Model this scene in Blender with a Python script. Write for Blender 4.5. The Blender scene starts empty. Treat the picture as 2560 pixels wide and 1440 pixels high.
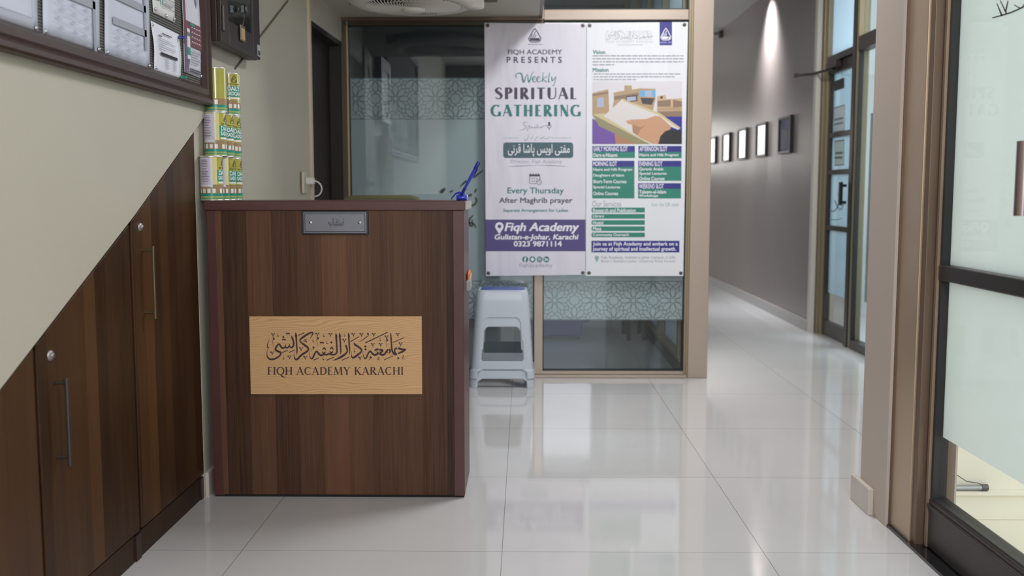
import bpy, bmesh, math, random
from mathutils import Vector, Matrix
random.seed(7)
C = bpy.context.scene.collection
SC = bpy.context.scene
R = math.radians
pi = math.pi

# ------------------------------------------------------------------ camera, world, lights, exposure
cam_d = bpy.data.cameras.new('camera')
cam = bpy.data.objects.new('camera', cam_d)
C.objects.link(cam)
SC.camera = cam
CAM_H = 1.10
cam.location = (0, 0, CAM_H)
cam.rotation_euler = (R(90 - 5.5533), 0, R(0.6873))
cam_d.lens = 35
cam_d.sensor_width = 36
cam_d.clip_start = 0.05
cam_d.dof.use_dof = True
cam_d.dof.focus_distance = 3.45
cam_d.dof.aperture_fstop = 2.8

world = bpy.data.worlds.new('world')
SC.world = world
world.use_nodes = True
bg = world.node_tree.nodes['Background']
bg.inputs[0].default_value = (0.88, 0.95, 1.0, 1)
bg.inputs[1].default_value = 2.1

SC.view_settings.view_transform = 'Standard'
SC.view_settings.look = 'None'
SC.view_settings.gamma = 1
SC.view_settings.use_curve_mapping = False
SC.view_settings.exposure = 0.0
SC.cycles.use_denoising = True
SC.cycles.max_bounces = 10
SC.cycles.transparent_max_bounces = 16
SC.cycles.caustics_reflective = False
SC.cycles.caustics_refractive = False
SC.cycles.sample_clamp_indirect = 6

def area(name, loc, rot, sx, sy, power, col=(1, 1, 1)):
    d = bpy.data.lights.new(name, 'AREA')
    d.shape = 'RECTANGLE'; d.size = sx; d.size_y = sy; d.energy = power; d.color = col
    o = bpy.data.objects.new(name, d); C.objects.link(o)
    o.location = loc; o.rotation_euler = [R(a) for a in rot]
    return o
def spot(name, loc, rot, power, size, blend, col=(1, 1, 1), rad=0.03):
    d = bpy.data.lights.new(name, 'SPOT')
    d.energy = power; d.spot_size = R(size); d.spot_blend = blend; d.color = col; d.shadow_soft_size = rad
    o = bpy.data.objects.new(name, d); C.objects.link(o)
    o.location = loc; o.rotation_euler = [R(a) for a in rot]
    return o
# daylight through the open entrance behind the camera
area('entrance_daylight', (0.53, -2.9, 2.25), (90, 0, 0), 0.94, 1.25, 85, (0.92, 0.94, 1.0))
# ceiling tube light of the entrance hall
area('hall_ceiling_light', (0.45, 1.0, 2.88), (0, 0, 0), 0.5, 1.4, 29, (0.98, 0.97, 1.0))
area('hall_rear_ceiling_light', (0.85, 4.35, 2.88), (0, 0, 0), 0.3, 0.7, 46, (0.96, 0.97, 1.0))  # added lamp out of view, brightens the banners and the floor
# corridor ceiling lights
spot('corridor_spotlight', (2.10, 9.25, 2.90), (0, -16, 0), 430, 100, 1.0, (0.90, 0.94, 1.0), .14)
area('corridor_ceiling_light', (1.6, 6.2, 2.88), (0, 0, 0), 0.3, 0.9, 26, (1.0, 0.98, 0.95))
area('corridor_end_daylight', (1.25, 15.6, 1.80), (-90, 0, 0), 1.4, 0.75, 12, (1.0, 0.97, 0.93))
area('office_ceiling_light', (-0.2, 8.2, 2.6), (0, 0, 0), 0.6, 0.6, 7, (0.85, 0.9, 1.0))
area('corridor_room_daylight', (3.4, 7.0, 1.6), (0, 90, 0), 2.0, 2.0, 75, (0.85, 0.95, 1.0))

# ------------------------------------------------------------------ image pixels cast through the camera onto an upright plane
_f = 2560 * 35 / 36
_p, _y = R(5.5533), R(0.6873)
_fw = Vector((-math.sin(_y) * math.cos(_p), math.cos(_y) * math.cos(_p), -math.sin(_p)))
_rt = Vector((math.cos(_y), math.sin(_y), 0))
_up = _rt.cross(_fw)
def _ray(x, y): return _fw + _rt * ((x - 1280) / _f) + _up * ((720 - y) / _f)
def onX(x, y, X):
    r = _ray(x, y); return Vector((0, 0, CAM_H)) + r * (X / r.x)
def onY(x, y, Y):
    r = _ray(x, y); return Vector((0, 0, CAM_H)) + r * (Y / r.y)

# ------------------------------------------------------------------ materials
MATS = {}
def nt(name):
    m = bpy.data.materials.new(name); m.use_nodes = True
    t = m.node_tree
    return m, t, t.nodes['Principled BSDF'], t.nodes, t.links
def mat(name, col, rough=0.5, metal=0.0, spec=0.5, noise=0.0, nscale=20.0, bump=0.0, bscale=200.0, coat=0.0):
    if name in MATS: return MATS[name]
    m, t, b, N, L = nt(name)
    b.inputs['Base Color'].default_value = (*col, 1)
    b.inputs['Roughness'].default_value = rough
    b.inputs['Metallic'].default_value = metal
    b.inputs['Specular IOR Level'].default_value = spec
    if coat:
        b.inputs['Coat Weight'].default_value = coat; b.inputs['Coat Roughness'].default_value = 0.1
    if noise:
        g = N.new('ShaderNodeNewGeometry'); n = N.new('ShaderNodeTexNoise')
        n.inputs['Scale'].default_value = nscale; n.inputs['Detail'].default_value = 6
        L.new(g.outputs['Position'], n.inputs['Vector'])
        mx = N.new('ShaderNodeMix'); mx.data_type = 'RGBA'
        mx.inputs[6].default_value = (*[c * (1 - noise) for c in col], 1)
        mx.inputs[7].default_value = (*[min(1, c * (1 + noise)) for c in col], 1)
        L.new(n.outputs['Fac'], mx.inputs[0]); L.new(mx.outputs[2], b.inputs['Base Color'])
    if bump:
        g = N.new('ShaderNodeNewGeometry'); n = N.new('ShaderNodeTexNoise')
        n.inputs['Scale'].default_value = bscale; n.inputs['Detail'].default_value = 4
        L.new(g.outputs['Position'], n.inputs['Vector'])
        bp = N.new('ShaderNodeBump'); bp.inputs['Strength'].default_value = bump; bp.inputs['Distance'].default_value = 0.002
        L.new(n.outputs['Fac'], bp.inputs['Height']); L.new(bp.outputs[0], b.inputs['Normal'])
    MATS[name] = m
    return m
def math_node(N, L, op, a, b=None, c=None):
    n = N.new('ShaderNodeMath'); n.operation = op
    for i, v in enumerate((a, b, c)):
        if v is None: continue
        if isinstance(v, (int, float)): n.inputs[i].default_value = v
        else: L.new(v, n.inputs[i])
    return n.outputs[0]
def wood(name, axis, dark, light, cell=0.066, off=0.0, rough=0.35, coat=0.15, streak=1.0):
    """laminate of vertical boards: tone per board, fine grain along Z"""
    m, t, b, N, L = nt(name)
    g = N.new('ShaderNodeNewGeometry'); s = N.new('ShaderNodeSeparateXYZ'); L.new(g.outputs['Position'], s.inputs[0])
    a = s.outputs[axis]
    k = math_node(N, L, 'FLOOR', math_node(N, L, 'DIVIDE', math_node(N, L, 'ADD', a, off), cell))
    wn = N.new('ShaderNodeTexWhiteNoise'); wn.noise_dimensions = '1D'; L.new(k, wn.inputs['W'])
    def noise(sc_a, sc_z, det, rgh=0.6):
        cx = N.new('ShaderNodeCombineXYZ')
        L.new(math_node(N, L, 'MULTIPLY', a, sc_a), cx.inputs[0])
        L.new(math_node(N, L, 'MULTIPLY', s.outputs['Z'], sc_z), cx.inputs[1])
        L.new(math_node(N, L, 'MULTIPLY', wn.outputs['Value'], 9.0), cx.inputs[2])
        n = N.new('ShaderNodeTexNoise'); n.inputs['Scale'].default_value = 1; n.inputs['Detail'].default_value = det
        n.inputs['Roughness'].default_value = rgh
        L.new(cx.outputs[0], n.inputs['Vector']); return n.outputs['Fac']
    n1 = noise(16, 0.9, 4); n2 = noise(210, 3.0, 6, 0.7)
    f = math_node(N, L, 'ADD', math_node(N, L, 'MULTIPLY', wn.outputs['Value'], 0.56),
                  math_node(N, L, 'ADD', math_node(N, L, 'MULTIPLY', n1, 0.42), math_node(N, L, 'MULTIPLY', math_node(N, L, 'SUBTRACT', n2, 0.5), 0.75 * streak)))
    r = N.new('ShaderNodeValToRGB')
    r.color_ramp.elements[0].position = 0.15; r.color_ramp.elements[0].color = (*dark, 1)
    r.color_ramp.elements[1].position = 0.85; r.color_ramp.elements[1].color = (*light, 1)
    L.new(f, r.inputs[0]); L.new(r.outputs[0], b.inputs['Base Color'])
    b.inputs['Roughness'].default_value = rough
    b.inputs['Coat Weight'].default_value = coat; b.inputs['Coat Roughness'].default_value = 0.25
    b.inputs['Specular IOR Level'].default_value = 0.22
    MATS[name] = m
    return m
def pine(name):
    m, t, b, N, L = nt(name)
    g = N.new('ShaderNodeNewGeometry'); s = N.new('ShaderNodeSeparateXYZ'); L.new(g.outputs['Position'], s.inputs[0])
    cx = N.new('ShaderNodeCombineXYZ')
    L.new(math_node(N, L, 'MULTIPLY', s.outputs['X'], 2.6), cx.inputs[0]); L.new(math_node(N, L, 'MULTIPLY', s.outputs['Z'], 11), cx.inputs[1])
    n = N.new('ShaderNodeTexNoise'); n.inputs['Scale'].default_value = 1; n.inputs['Detail'].default_value = 2
    L.new(cx.outputs[0], n.inputs['Vector'])
    ph = math_node(N, L, 'ADD', math_node(N, L, 'MULTIPLY', s.outputs['Z'], 1050), math_node(N, L, 'MULTIPLY', n.outputs['Fac'], 95))
    w = math_node(N, L, 'POWER', math_node(N, L, 'MULTIPLY_ADD', math_node(N, L, 'SINE', ph), 0.5, 0.5), 3)
    cy = N.new('ShaderNodeCombineXYZ')
    L.new(math_node(N, L, 'MULTIPLY', s.outputs['X'], 14), cy.inputs[0]); L.new(math_node(N, L, 'MULTIPLY', s.outputs['Z'], 900), cy.inputs[1])
    n2 = N.new('ShaderNodeTexNoise'); n2.inputs['Scale'].default_value = 1; n2.inputs['Detail'].default_value = 3; L.new(cy.outputs[0], n2.inputs['Vector'])
    f = math_node(N, L, 'ADD', math_node(N, L, 'MULTIPLY', w, 0.42), math_node(N, L, 'MULTIPLY', n2.outputs['Fac'], 0.35))
    r = N.new('ShaderNodeValToRGB')
    r.color_ramp.elements[0].position = 0.1; r.color_ramp.elements[0].color = (0.66, 0.405, 0.195, 1)
    r.color_ramp.elements[1].position = 0.85; r.color_ramp.elements[1].color = (0.47, 0.25, 0.10, 1)
    L.new(f, r.inputs[0]); L.new(r.outputs[0], b.inputs['Base Color']); b.inputs['Roughness'].default_value = 0.5
    return m
def tiles(name, col, x0, y0, size, rough, grout=0.0011):
    m, t, b, N, L = nt(name)
    g = N.new('ShaderNodeNewGeometry'); s = N.new('ShaderNodeSeparateXYZ'); L.new(g.outputs['Position'], s.inputs[0])
    def line(o, c):
        u = math_node(N, L, 'DIVIDE', math_node(N, L, 'SUBTRACT', o, c), size)
        fr = math_node(N, L, 'ABSOLUTE', math_node(N, L, 'SUBTRACT', math_node(N, L, 'FRACT', math_node(N, L, 'ADD', u, 0.5)), 0.5))
        return math_node(N, L, 'LESS_THAN', fr, grout / size), math_node(N, L, 'FLOOR', u)
    lx, kx = line(s.outputs['X'], x0); ly, ky = line(s.outputs['Y'], y0)
    ln = math_node(N, L, 'MAXIMUM', lx, ly)
    cx = N.new('ShaderNodeCombineXYZ'); L.new(kx, cx.inputs[0]); L.new(ky, cx.inputs[1])
    wn = N.new('ShaderNodeTexWhiteNoise'); wn.noise_dimensions = '2D'; L.new(cx.outputs[0], wn.inputs['Vector'])
    n = N.new('ShaderNodeTexNoise'); n.inputs['Scale'].default_value = 2.2; n.inputs['Detail'].default_value = 8; n.inputs['Roughness'].default_value = 0.65
    L.new(g.outputs['Position'], n.inputs['Vector'])
    v = math_node(N, L, 'ADD', math_node(N, L, 'MULTIPLY_ADD', wn.outputs['Value'], 0.05, 0.90), math_node(N, L, 'MULTIPLY', n.outputs['Fac'], 0.12))
    mx = N.new('ShaderNodeMix'); mx.data_type = 'RGBA'; mx.blend_type = 'MULTIPLY'; mx.inputs[0].default_value = 1
    mx.inputs[6].default_value = (*col, 1); L.new(v, mx.inputs[7])
    m2 = N.new('ShaderNodeMix'); m2.data_type = 'RGBA'; L.new(ln, m2.inputs[0]); L.new(mx.outputs[2], m2.inputs[6]); m2.inputs[7].default_value = (0.22, 0.21, 0.20, 1)
    L.new(m2.outputs[2], b.inputs['Base Color'])
    b.inputs['Roughness'].default_value = rough
    b.inputs['Specular IOR Level'].default_value = 0.6
    return m
def glass(name, tint=(0.9, 0.95, 0.95), refl=1.0):
    m = bpy.data.materials.new(name); m.use_nodes = True
    t = m.node_tree; N, L = t.nodes, t.links; N.clear()
    o = N.new('ShaderNodeOutputMaterial'); mx = N.new('ShaderNodeMixShader'); tr = N.new('ShaderNodeBsdfTransparent'); gl = N.new('ShaderNodeBsdfGlossy')
    tr.inputs[0].default_value = (*tint, 1); gl.inputs['Roughness'].default_value = 0.0; gl.inputs[0].default_value = (1, 1, 1, 1)
    fr = N.new('ShaderNodeFresnel'); ge = N.new('ShaderNodeNewGeometry')
    L.new(math_node(N, L, 'MULTIPLY_ADD', ge.outputs['Backfacing'], 1 / 1.5 - 1.5, 1.5), fr.inputs[0])
    k = math_node(N, L, 'MULTIPLY', fr.outputs[0], refl)
    L.new(k, mx.inputs[0]); L.new(tr.outputs[0], mx.inputs[1]); L.new(gl.outputs[0], mx.inputs[2]); L.new(mx.outputs[0], o.inputs[0])
    return m
def frosted(name, col, transl=0.5, clear=0.1):
    m = bpy.data.materials.new(name); m.use_nodes = True
    t = m.node_tree; N, L = t.nodes, t.links; N.clear()
    o = N.new('ShaderNodeOutputMaterial')
    d = N.new('ShaderNodeBsdfDiffuse'); d.inputs[0].default_value = (*col, 1)
    tl = N.new('ShaderNodeBsdfTranslucent'); tl.inputs[0].default_value = (*col, 1)
    a = N.new('ShaderNodeMixShader'); a.inputs[0].default_value = transl; L.new(d.outputs[0], a.inputs[1]); L.new(tl.outputs[0], a.inputs[2])
    tr = N.new('ShaderNodeBsdfTransparent'); b = N.new('ShaderNodeMixShader'); b.inputs[0].default_value = clear
    L.new(a.outputs[0], b.inputs[1]); L.new(tr.outputs[0], b.inputs[2]); L.new(b.outputs[0], o.inputs[0])
    return m
def ribbed(name, c0, c1, freq):
    m, t, b, N, L = nt(name)
    g = N.new('ShaderNodeNewGeometry'); s = N.new('ShaderNodeSeparateXYZ'); L.new(g.outputs['Position'], s.inputs[0])
    w = math_node(N, L, 'MULTIPLY_ADD', math_node(N, L, 'SINE', math_node(N, L, 'MULTIPLY', s.outputs['Z'], 2 * pi * freq)), 0.5, 0.5)
    mx = N.new('ShaderNodeMix'); mx.data_type = 'RGBA'; L.new(w, mx.inputs[0]); mx.inputs[6].default_value = (*c0, 1); mx.inputs[7].default_value = (*c1, 1)
    L.new(mx.outputs[2], b.inputs['Base Color']); b.inputs['Roughness'].default_value = 0.7
    bp = N.new('ShaderNodeBump'); bp.inputs['Strength'].default_value = 0.6; bp.inputs['Distance'].default_value = 0.003
    L.new(w, bp.inputs['Height']); L.new(bp.outputs[0], b.inputs['Normal'])
    return m
def vinyl(name, col):
    """printed vinyl banner: slightly creased sheet"""
    m, t, b, N, L = nt(name)
    b.inputs['Base Color'].default_value = (*col, 1); b.inputs['Roughness'].default_value = 0.38
    g = N.new('ShaderNodeNewGeometry'); mp = N.new('ShaderNodeMapping'); mp.inputs['Scale'].default_value = (9, 1, 2.2)
    L.new(g.outputs['Position'], mp.inputs[0])
    n = N.new('ShaderNodeTexNoise'); n.inputs['Scale'].default_value = 1; n.inputs['Detail'].default_value = 2; L.new(mp.outputs[0], n.inputs['Vector'])
    bp = N.new('ShaderNodeBump'); bp.inputs['Strength'].default_value = 0.5; bp.inputs['Distance'].default_value = 0.02
    L.new(n.outputs['Fac'], bp.inputs['Height']); L.new(bp.outputs[0], b.inputs['Normal'])
    return m

M_floor = tiles('polished_tile', (0.575, 0.565, 0.56), -0.066, 2.96, 0.8, 0.065)
M_wall = mat('cream_paint', (0.51, 0.48, 0.395), 0.55, noise=0.05, nscale=3, bump=0.08, bscale=60)
M_cwall = mat('greige_paint', (0.235, 0.192, 0.173), 0.35, noise=0.05, nscale=3)
M_ext = mat('pale_cream_paint', (0.86, 0.80, 0.67), 0.6, noise=0.04, nscale=4)
M_extfloor = tiles('cream_marble', (0.86, 0.80, 0.66), 1.9, 2.9, 0.6, 0.25)
M_skirt = mat('skirting_tile', (0.58, 0.52, 0.46), 0.2, noise=0.06, nscale=12)
M_ceil = mat('ceiling_paint', (0.56, 0.54, 0.52), 0.7)
M_alu = mat('bronze_aluminium', (0.52, 0.39, 0.275), 0.36, 0.55, noise=0.04, nscale=8)
M_alu2 = mat('pale_aluminium', (0.42, 0.345, 0.28), 0.4, 0.35, noise=0.03, nscale=8)
M_olive = mat('olive_bronze', (0.30, 0.245, 0.155), 0.42, 0.4)
M_dark = mat('dark_bronze', (0.045, 0.036, 0.032), 0.35, 0.4)
M_brown = mat('brown_bronze', (0.17, 0.115, 0.08), 0.4, 0.4)
M_bolive = mat('dark_olive_bronze', (.10, .075, .048), .42, .4)
M_pier = mat('pier_paint', (.55, .46, .395), .5, noise=.04, nscale=5)
M_gasket = mat('black_gasket', (0.012, 0.012, 0.012), 0.5)
M_glass = glass('clear_glass', (0.87, 0.91, 0.915))
M_glass_d = glass('door_glass', (0.95, 0.965, 0.955), .3)
M_film = frosted('frosted_film', (0.78, 0.82, 0.835), 0.28, 0.02)
M_filmline = mat('film_line', (0.085, 0.125, 0.13), 0.6)
M_doorfilm = frosted('door_film', (0.83, 0.865, 0.865), 0.68, 0.06)
M_bluefilm = frosted('blue_film', (0.56, 0.66, 0.72), 0.5, 0.10)
M_desk = wood('walnut_laminate', 'X', (0.028, 0.0125, 0.0075), (0.165, 0.076, 0.041), 0.088, 0.01, rough=.45, coat=.04)
M_cab = wood('dark_walnut_laminate', 'Y', (0.022, 0.0095, 0.004), (0.100, 0.044, 0.016), 0.07, 0.02, rough=.45, coat=.03)  # same laminate as the desk, the cupboards' lack of light put into the colour
M_mahog = mat('mahogany_edge', (0.080, 0.026, 0.022), 0.4, noise=0.18, nscale=14, coat=0.05)
M_mahog2 = mat('dark_mahogany', (0.030, 0.011, 0.009), 0.45, noise=0.15, nscale=20)
M_frame = mat('noticeboard_wood', (0.042, 0.018, 0.013), 0.4, noise=0.2, nscale=10, coat=0.06)
M_kick = wood('kick_laminate', 'Y', (0.017, 0.0075, 0.0035), (0.055, 0.026, 0.011), 0.3, 0.0, rough=.5, coat=.0)
M_gap = mat('dark_gap', (0.010, 0.006, 0.005), 0.8)
M_pine = pine('pine_board')
M_ink = mat('burnt_ink', (0.050, 0.020, 0.018), 0.6)
M_steel = mat('steel', (0.62, 0.62, 0.66), 0.28, 0.9, noise=0.05, nscale=60)
M_steel_d = mat('aged_steel', (0.10, 0.09, 0.08), 0.4, 0.8)
M_lock = mat('dull_steel', (0.34, 0.34, 0.34), 0.4, 0.8)
M_brass = mat('aged_brass', (0.17, 0.135, 0.08), 0.35, 0.8)
M_black = mat('black_plastic', (0.015, 0.015, 0.017), 0.4)
M_white = mat('white_plastic', (0.75, 0.74, 0.70), 0.4)
M_paper = mat('white_paper', (0.80, 0.82, 0.90), 0.75)
M_paper2 = mat('cool_paper', (0.62, 0.66, 0.78), 0.75)
M_pgrey = mat('print_grey', (0.36, 0.38, 0.46), 0.8)
M_pink = mat('print_black', (0.06, 0.06, 0.08), 0.8)
M_board = ribbed('ribbed_board', (0.018, 0.019, 0.016), (0.16, 0.16, 0.14), 130)

# ------------------------------------------------------------------ mesh building
ORIG = {}
class MB:
    def __init__(s): s.v = []; s.f = []; s.m = []; s.s = []
    def add(s, vs, fs, mi=0, smooth=False):
        n = len(s.v); s.v += [tuple(v) for v in vs]
        for f in fs: s.f.append([i + n for i in f]); s.m.append(mi); s.s.append(smooth)
    def bm(s, b, mi=0, smooth=False):
        b.verts.index_update()
        s.add([v.co[:] for v in b.verts], [[v.index for v in f.verts] for f in b.faces], mi, smooth); b.free()
    def box(s, x0, y0, z0, x1, y1, z1, mi=0, bev=0.0, seg=2):
        b = bmesh.new(); bmesh.ops.create_cube(b, size=1)
        for v in b.verts:
            v.co = ((x0 + x1) / 2 + v.co.x * abs(x1 - x0), (y0 + y1) / 2 + v.co.y * abs(y1 - y0), (z0 + z1) / 2 + v.co.z * abs(z1 - z0))
        if bev: bmesh.ops.bevel(b, geom=b.edges[:], offset=bev, segments=seg, affect='EDGES', profile=0.5)
        s.bm(b, mi)
    def prism(s, poly, mp, a, b_, mi=0, bev=0.0):
        b = bmesh.new(); n = len(poly)
        A = [b.verts.new(mp(u, v, a)) for u, v in poly]; B = [b.verts.new(mp(u, v, b_)) for u, v in poly]
        b.faces.new(A); b.faces.new(B[::-1])
        for i in range(n): b.faces.new((A[i], B[i], B[(i + 1) % n], A[(i + 1) % n]))
        bmesh.ops.recalc_face_normals(b, faces=b.faces[:])
        if bev: bmesh.ops.bevel(b, geom=b.edges[:], offset=bev, segments=2, affect='EDGES', profile=0.5)
        s.bm(b, mi)
    def tube(s, pts, r, n=10, mi=0, caps=True):
        pts = [Vector(p) for p in pts]; rs = r if isinstance(r, (list, tuple)) else [r] * len(pts)
        t0 = (pts[1] - pts[0]).normalized(); ref = Vector((0, 0, 1)) if abs(t0.z) < 0.9 else Vector((1, 0, 0))
        u = t0.cross(ref).normalized(); vs = []; fs = []
        for i, p in enumerate(pts):
            t = (pts[min(i + 1, len(pts) - 1)] - pts[max(i - 1, 0)]).normalized()
            u = (u - t * u.dot(t)).normalized(); w = t.cross(u)
            for k in range(n):
                a = 2 * pi * k / n; vs.append(p + (u * math.cos(a) + w * math.sin(a)) * rs[i])
        for i in range(len(pts) - 1):
            for k in range(n): fs.append((i * n + k, i * n + (k + 1) % n, (i + 1) * n + (k + 1) % n, (i + 1) * n + k))
        s.add(vs, fs, mi, True)
        if caps:
            s.add(vs[:n], [list(range(n))[::-1]], mi); s.add(vs[-n:], [list(range(n))], mi)
    def lathe(s, prof, c, n=40, mi=0, ax='Z', smooth=True):
        vs = []; fs = []
        for r, h in prof:
            for k in range(n):
                a = 2 * pi * k / n; x, y = r * math.cos(a), r * math.sin(a)
                vs.append({'Z': (c[0] + x, c[1] + y, c[2] + h), 'Y': (c[0] + x, c[1] + h, c[2] + y), 'X': (c[0] + h, c[1] + x, c[2] + y)}[ax])
        for i in range(len(prof) - 1):
            for k in range(n): fs.append((i * n + k, i * n + (k + 1) % n, (i + 1) * n + (k + 1) % n, (i + 1) * n + k))
        s.add(vs, fs, mi, smooth)
    # flat printing, in the coordinates of the printed sheet
    def poly(s, pts, mp, mi=0): s.add([mp(*p) for p in pts], [list(range(len(pts)))], mi)
    def rect(s, x0, y0, x1, y1, mp, mi=0): s.poly([(x0, y0), (x1, y0), (x1, y1), (x0, y1)], mp, mi)
    def disc(s, cx, cy, r, mp, mi=0, n=20, ry=None): s.poly([(cx + r * math.cos(2 * pi * k / n), cy + (ry or r) * math.sin(2 * pi * k / n)) for k in range(n)], mp, mi)
    def stroke(s, pts, mp, mi=0, sub=5, smooth=True):
        if smooth and len(pts) > 2:
            P = [pts[0]] + list(pts) + [pts[-1]]; out = []
            for i in range(1, len(P) - 2):
                for k in range(sub):
                    t = k / sub; a, b, c, d = P[i - 1], P[i], P[i + 1], P[i + 2]
                    out.append(tuple(0.5 * (2 * b[j] + (c[j] - a[j]) * t + (2 * a[j] - 5 * b[j] + 4 * c[j] - d[j]) * t * t + (3 * b[j] - a[j] - 3 * c[j] + d[j]) * t ** 3) for j in range(3)))
            out.append(pts[-1]); pts = out
        vs = []
        for i, p in enumerate(pts):
            a, b = pts[max(i - 1, 0)], pts[min(i + 1, len(pts) - 1)]
            dx, dy = b[0] - a[0], b[1] - a[1]; l = math.hypot(dx, dy) or 1
            w = max(p[2], 1e-5) / 2; nx, ny = -dy / l * w, dx / l * w
            vs += [mp(p[0] + nx, p[1] + ny), mp(p[0] - nx, p[1] - ny)]
        s.add(vs, [(2 * i, 2 * i + 1, 2 * i + 3, 2 * i + 2) for i in range(len(pts) - 1)], mi)
    def text(s, body, x0, y0, x1, y1, mp, mi=0, bold=0.0, shear=0.0, space=1.0, maxedge=None):
        vs, fs = text2d(body, bold if maxedge else 0.0, shear, space)
        xs = [v[0] for v in vs]; ys = [v[1] for v in vs]
        ax, bx, ay, by = min(xs), max(xs), min(ys), max(ys)
        P = [(x0 + (x1 - x0) * (v[0] - ax) / (bx - ax), y1 + (y0 - y1) * (v[1] - ay) / (by - ay)) for v in vs]
        if maxedge:
            b = bmesh.new(); V = [b.verts.new((p[0], p[1], 0)) for p in P]
            for f in fs:
                try: b.faces.new([V[i] for i in f])
                except ValueError: pass
            for _ in range(4):
                E = [e for e in b.edges if e.calc_length() > maxedge]
                if not E: break
                bmesh.ops.subdivide_edges(b, edges=E, cuts=1); bmesh.ops.triangulate(b, faces=b.faces[:])
            b.verts.index_update()
            P = [(v.co.x, v.co.y) for v in b.verts]; fs = [[v.index for v in f.verts] for f in b.faces]; b.free()
        if bold and not maxedge:      # heavy print: the face set four times, a hair apart
            hx = (x1 - x0) / (bx - ax) * bold * .75; hy = abs(y1 - y0) / (by - ay) * bold * .5
            for k, (u, w) in enumerate(((-hx, -hy), (hx, -hy), (-hx, hy), (hx, hy))):
                s.add([(lambda q: (q[0], q[1] - k * 4e-5, q[2]))(mp(p[0] + u, p[1] + w)) for p in P], fs, mi)
            return
        s.add([mp(*p) for p in P], fs, mi)
    def build(s, name, mats, parent=None, origin=(0, 0, 0)):
        o0 = Vector(ORIG[parent.name]) if parent else Vector(origin)
        me = bpy.data.meshes.new(name)
        me.from_pydata([tuple(Vector(v) - o0) for v in s.v], [], s.f)
        for m in (mats if isinstance(mats, (list, tuple)) else [mats]): me.materials.append(m)
        me.polygons.foreach_set('material_index', s.m); me.polygons.foreach_set('use_smooth', s.s)
        me.update()
        o = bpy.data.objects.new(name, me); C.objects.link(o)
        if parent: o.parent = parent
        else: o.location = o0
        ORIG[o.name] = tuple(o0)
        return o
_TC = {}
def text2d(body, bold, shear, space):
    key = (body, bold, shear, space)
    if key not in _TC:
        cu = bpy.data.curves.new('t', 'FONT'); cu.body = body; cu.size = 1; cu.offset = bold; cu.shear = shear
        cu.space_character = space; cu.resolution_u = 3; cu.fill_mode = 'FRONT'
        ob = bpy.data.objects.new('t', cu); C.objects.link(ob)
        dg = bpy.context.evaluated_depsgraph_get()
        me = bpy.data.meshes.new_from_object(ob.evaluated_get(dg))
        _TC[key] = ([(v.co.x, v.co.y) for v in me.vertices], [list(p.vertices) for p in me.polygons])
        bpy.data.objects.remove(ob); bpy.data.curves.remove(cu); bpy.data.meshes.remove(me)
    return _TC[key]
def thing(name, label, cat, loc, group=None):
    o = bpy.data.objects.new(name, None); C.objects.link(o)
    o.empty_display_size = 0.05; o.location = loc; o['label'] = label; o['category'] = cat
    if group: o['group'] = group
    ORIG[o.name] = tuple(loc)
    return o
def tag(o, label, cat, group=None):
    o['label'] = label; o['category'] = cat
    if group: o['group'] = group
    return o
def struct(o, label, cat):
    o['kind'] = 'structure'; o['label'] = label; o['category'] = cat
    return o
def sthing(name, label, cat, loc):
    return struct(thing(name, label, cat, loc), label, cat)
def one(name, m, *boxes, bev=0.0, parent=None, origin=(0, 0, 0)):
    b = MB()
    for q in boxes: b.box(*q, bev=bev)
    return b.build(name, m, parent, origin)
def copy_tree(o, parent=None):
    c = o.copy(); C.objects.link(c); c.parent = parent
    ORIG[c.name] = ORIG.get(o.name, (0, 0, 0))
    for ch in list(o.children): copy_tree(ch, c)
    return c

# Arabic letters joined by their contextual forms, set right to left
AR = {'ا': (0xFE8D, 0), 'آ': (0xFE81, 0), 'ب': (0xFE8F, 1), 'پ': (0xFB56, 1), 'ت': (0xFE95, 1), 'ة': (0xFE93, 0), 'ج': (0xFE9D, 1), 'ح': (0xFEA1, 1), 'د': (0xFEA9, 0),
      'ر': (0xFEAD, 0), 'س': (0xFEB1, 1), 'ش': (0xFEB5, 1), 'ع': (0xFEC9, 1), 'ف': (0xFED1, 1), 'ق': (0xFED5, 1), 'ک': (0xFB8E, 1), 'ك': (0xFED9, 1), 'ل': (0xFEDD, 1), 'م': (0xFEE1, 1),
      'ن': (0xFEE5, 1), 'و': (0xFEED, 0), 'ی': (0xFBFC, 1), 'ہ': (0xFBA6, 1), 'ه': (0xFEE9, 1), 'ض': (0xFEBD, 1), 'ئ': (0xFE89, 1)}
def arabic(w):
    out = []
    for i, ch in enumerate(w):
        if ch not in AR: out.append(ch); continue
        base, dual = AR[ch]
        prev = i > 0 and w[i - 1] in AR and AR[w[i - 1]][1]
        nxt = dual and i + 1 < len(w) and w[i + 1] in AR
        out.append(chr(base + (3 if prev and nxt else 2 if nxt else 1 if prev else 0)))
    return ''.join(out[::-1])

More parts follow.
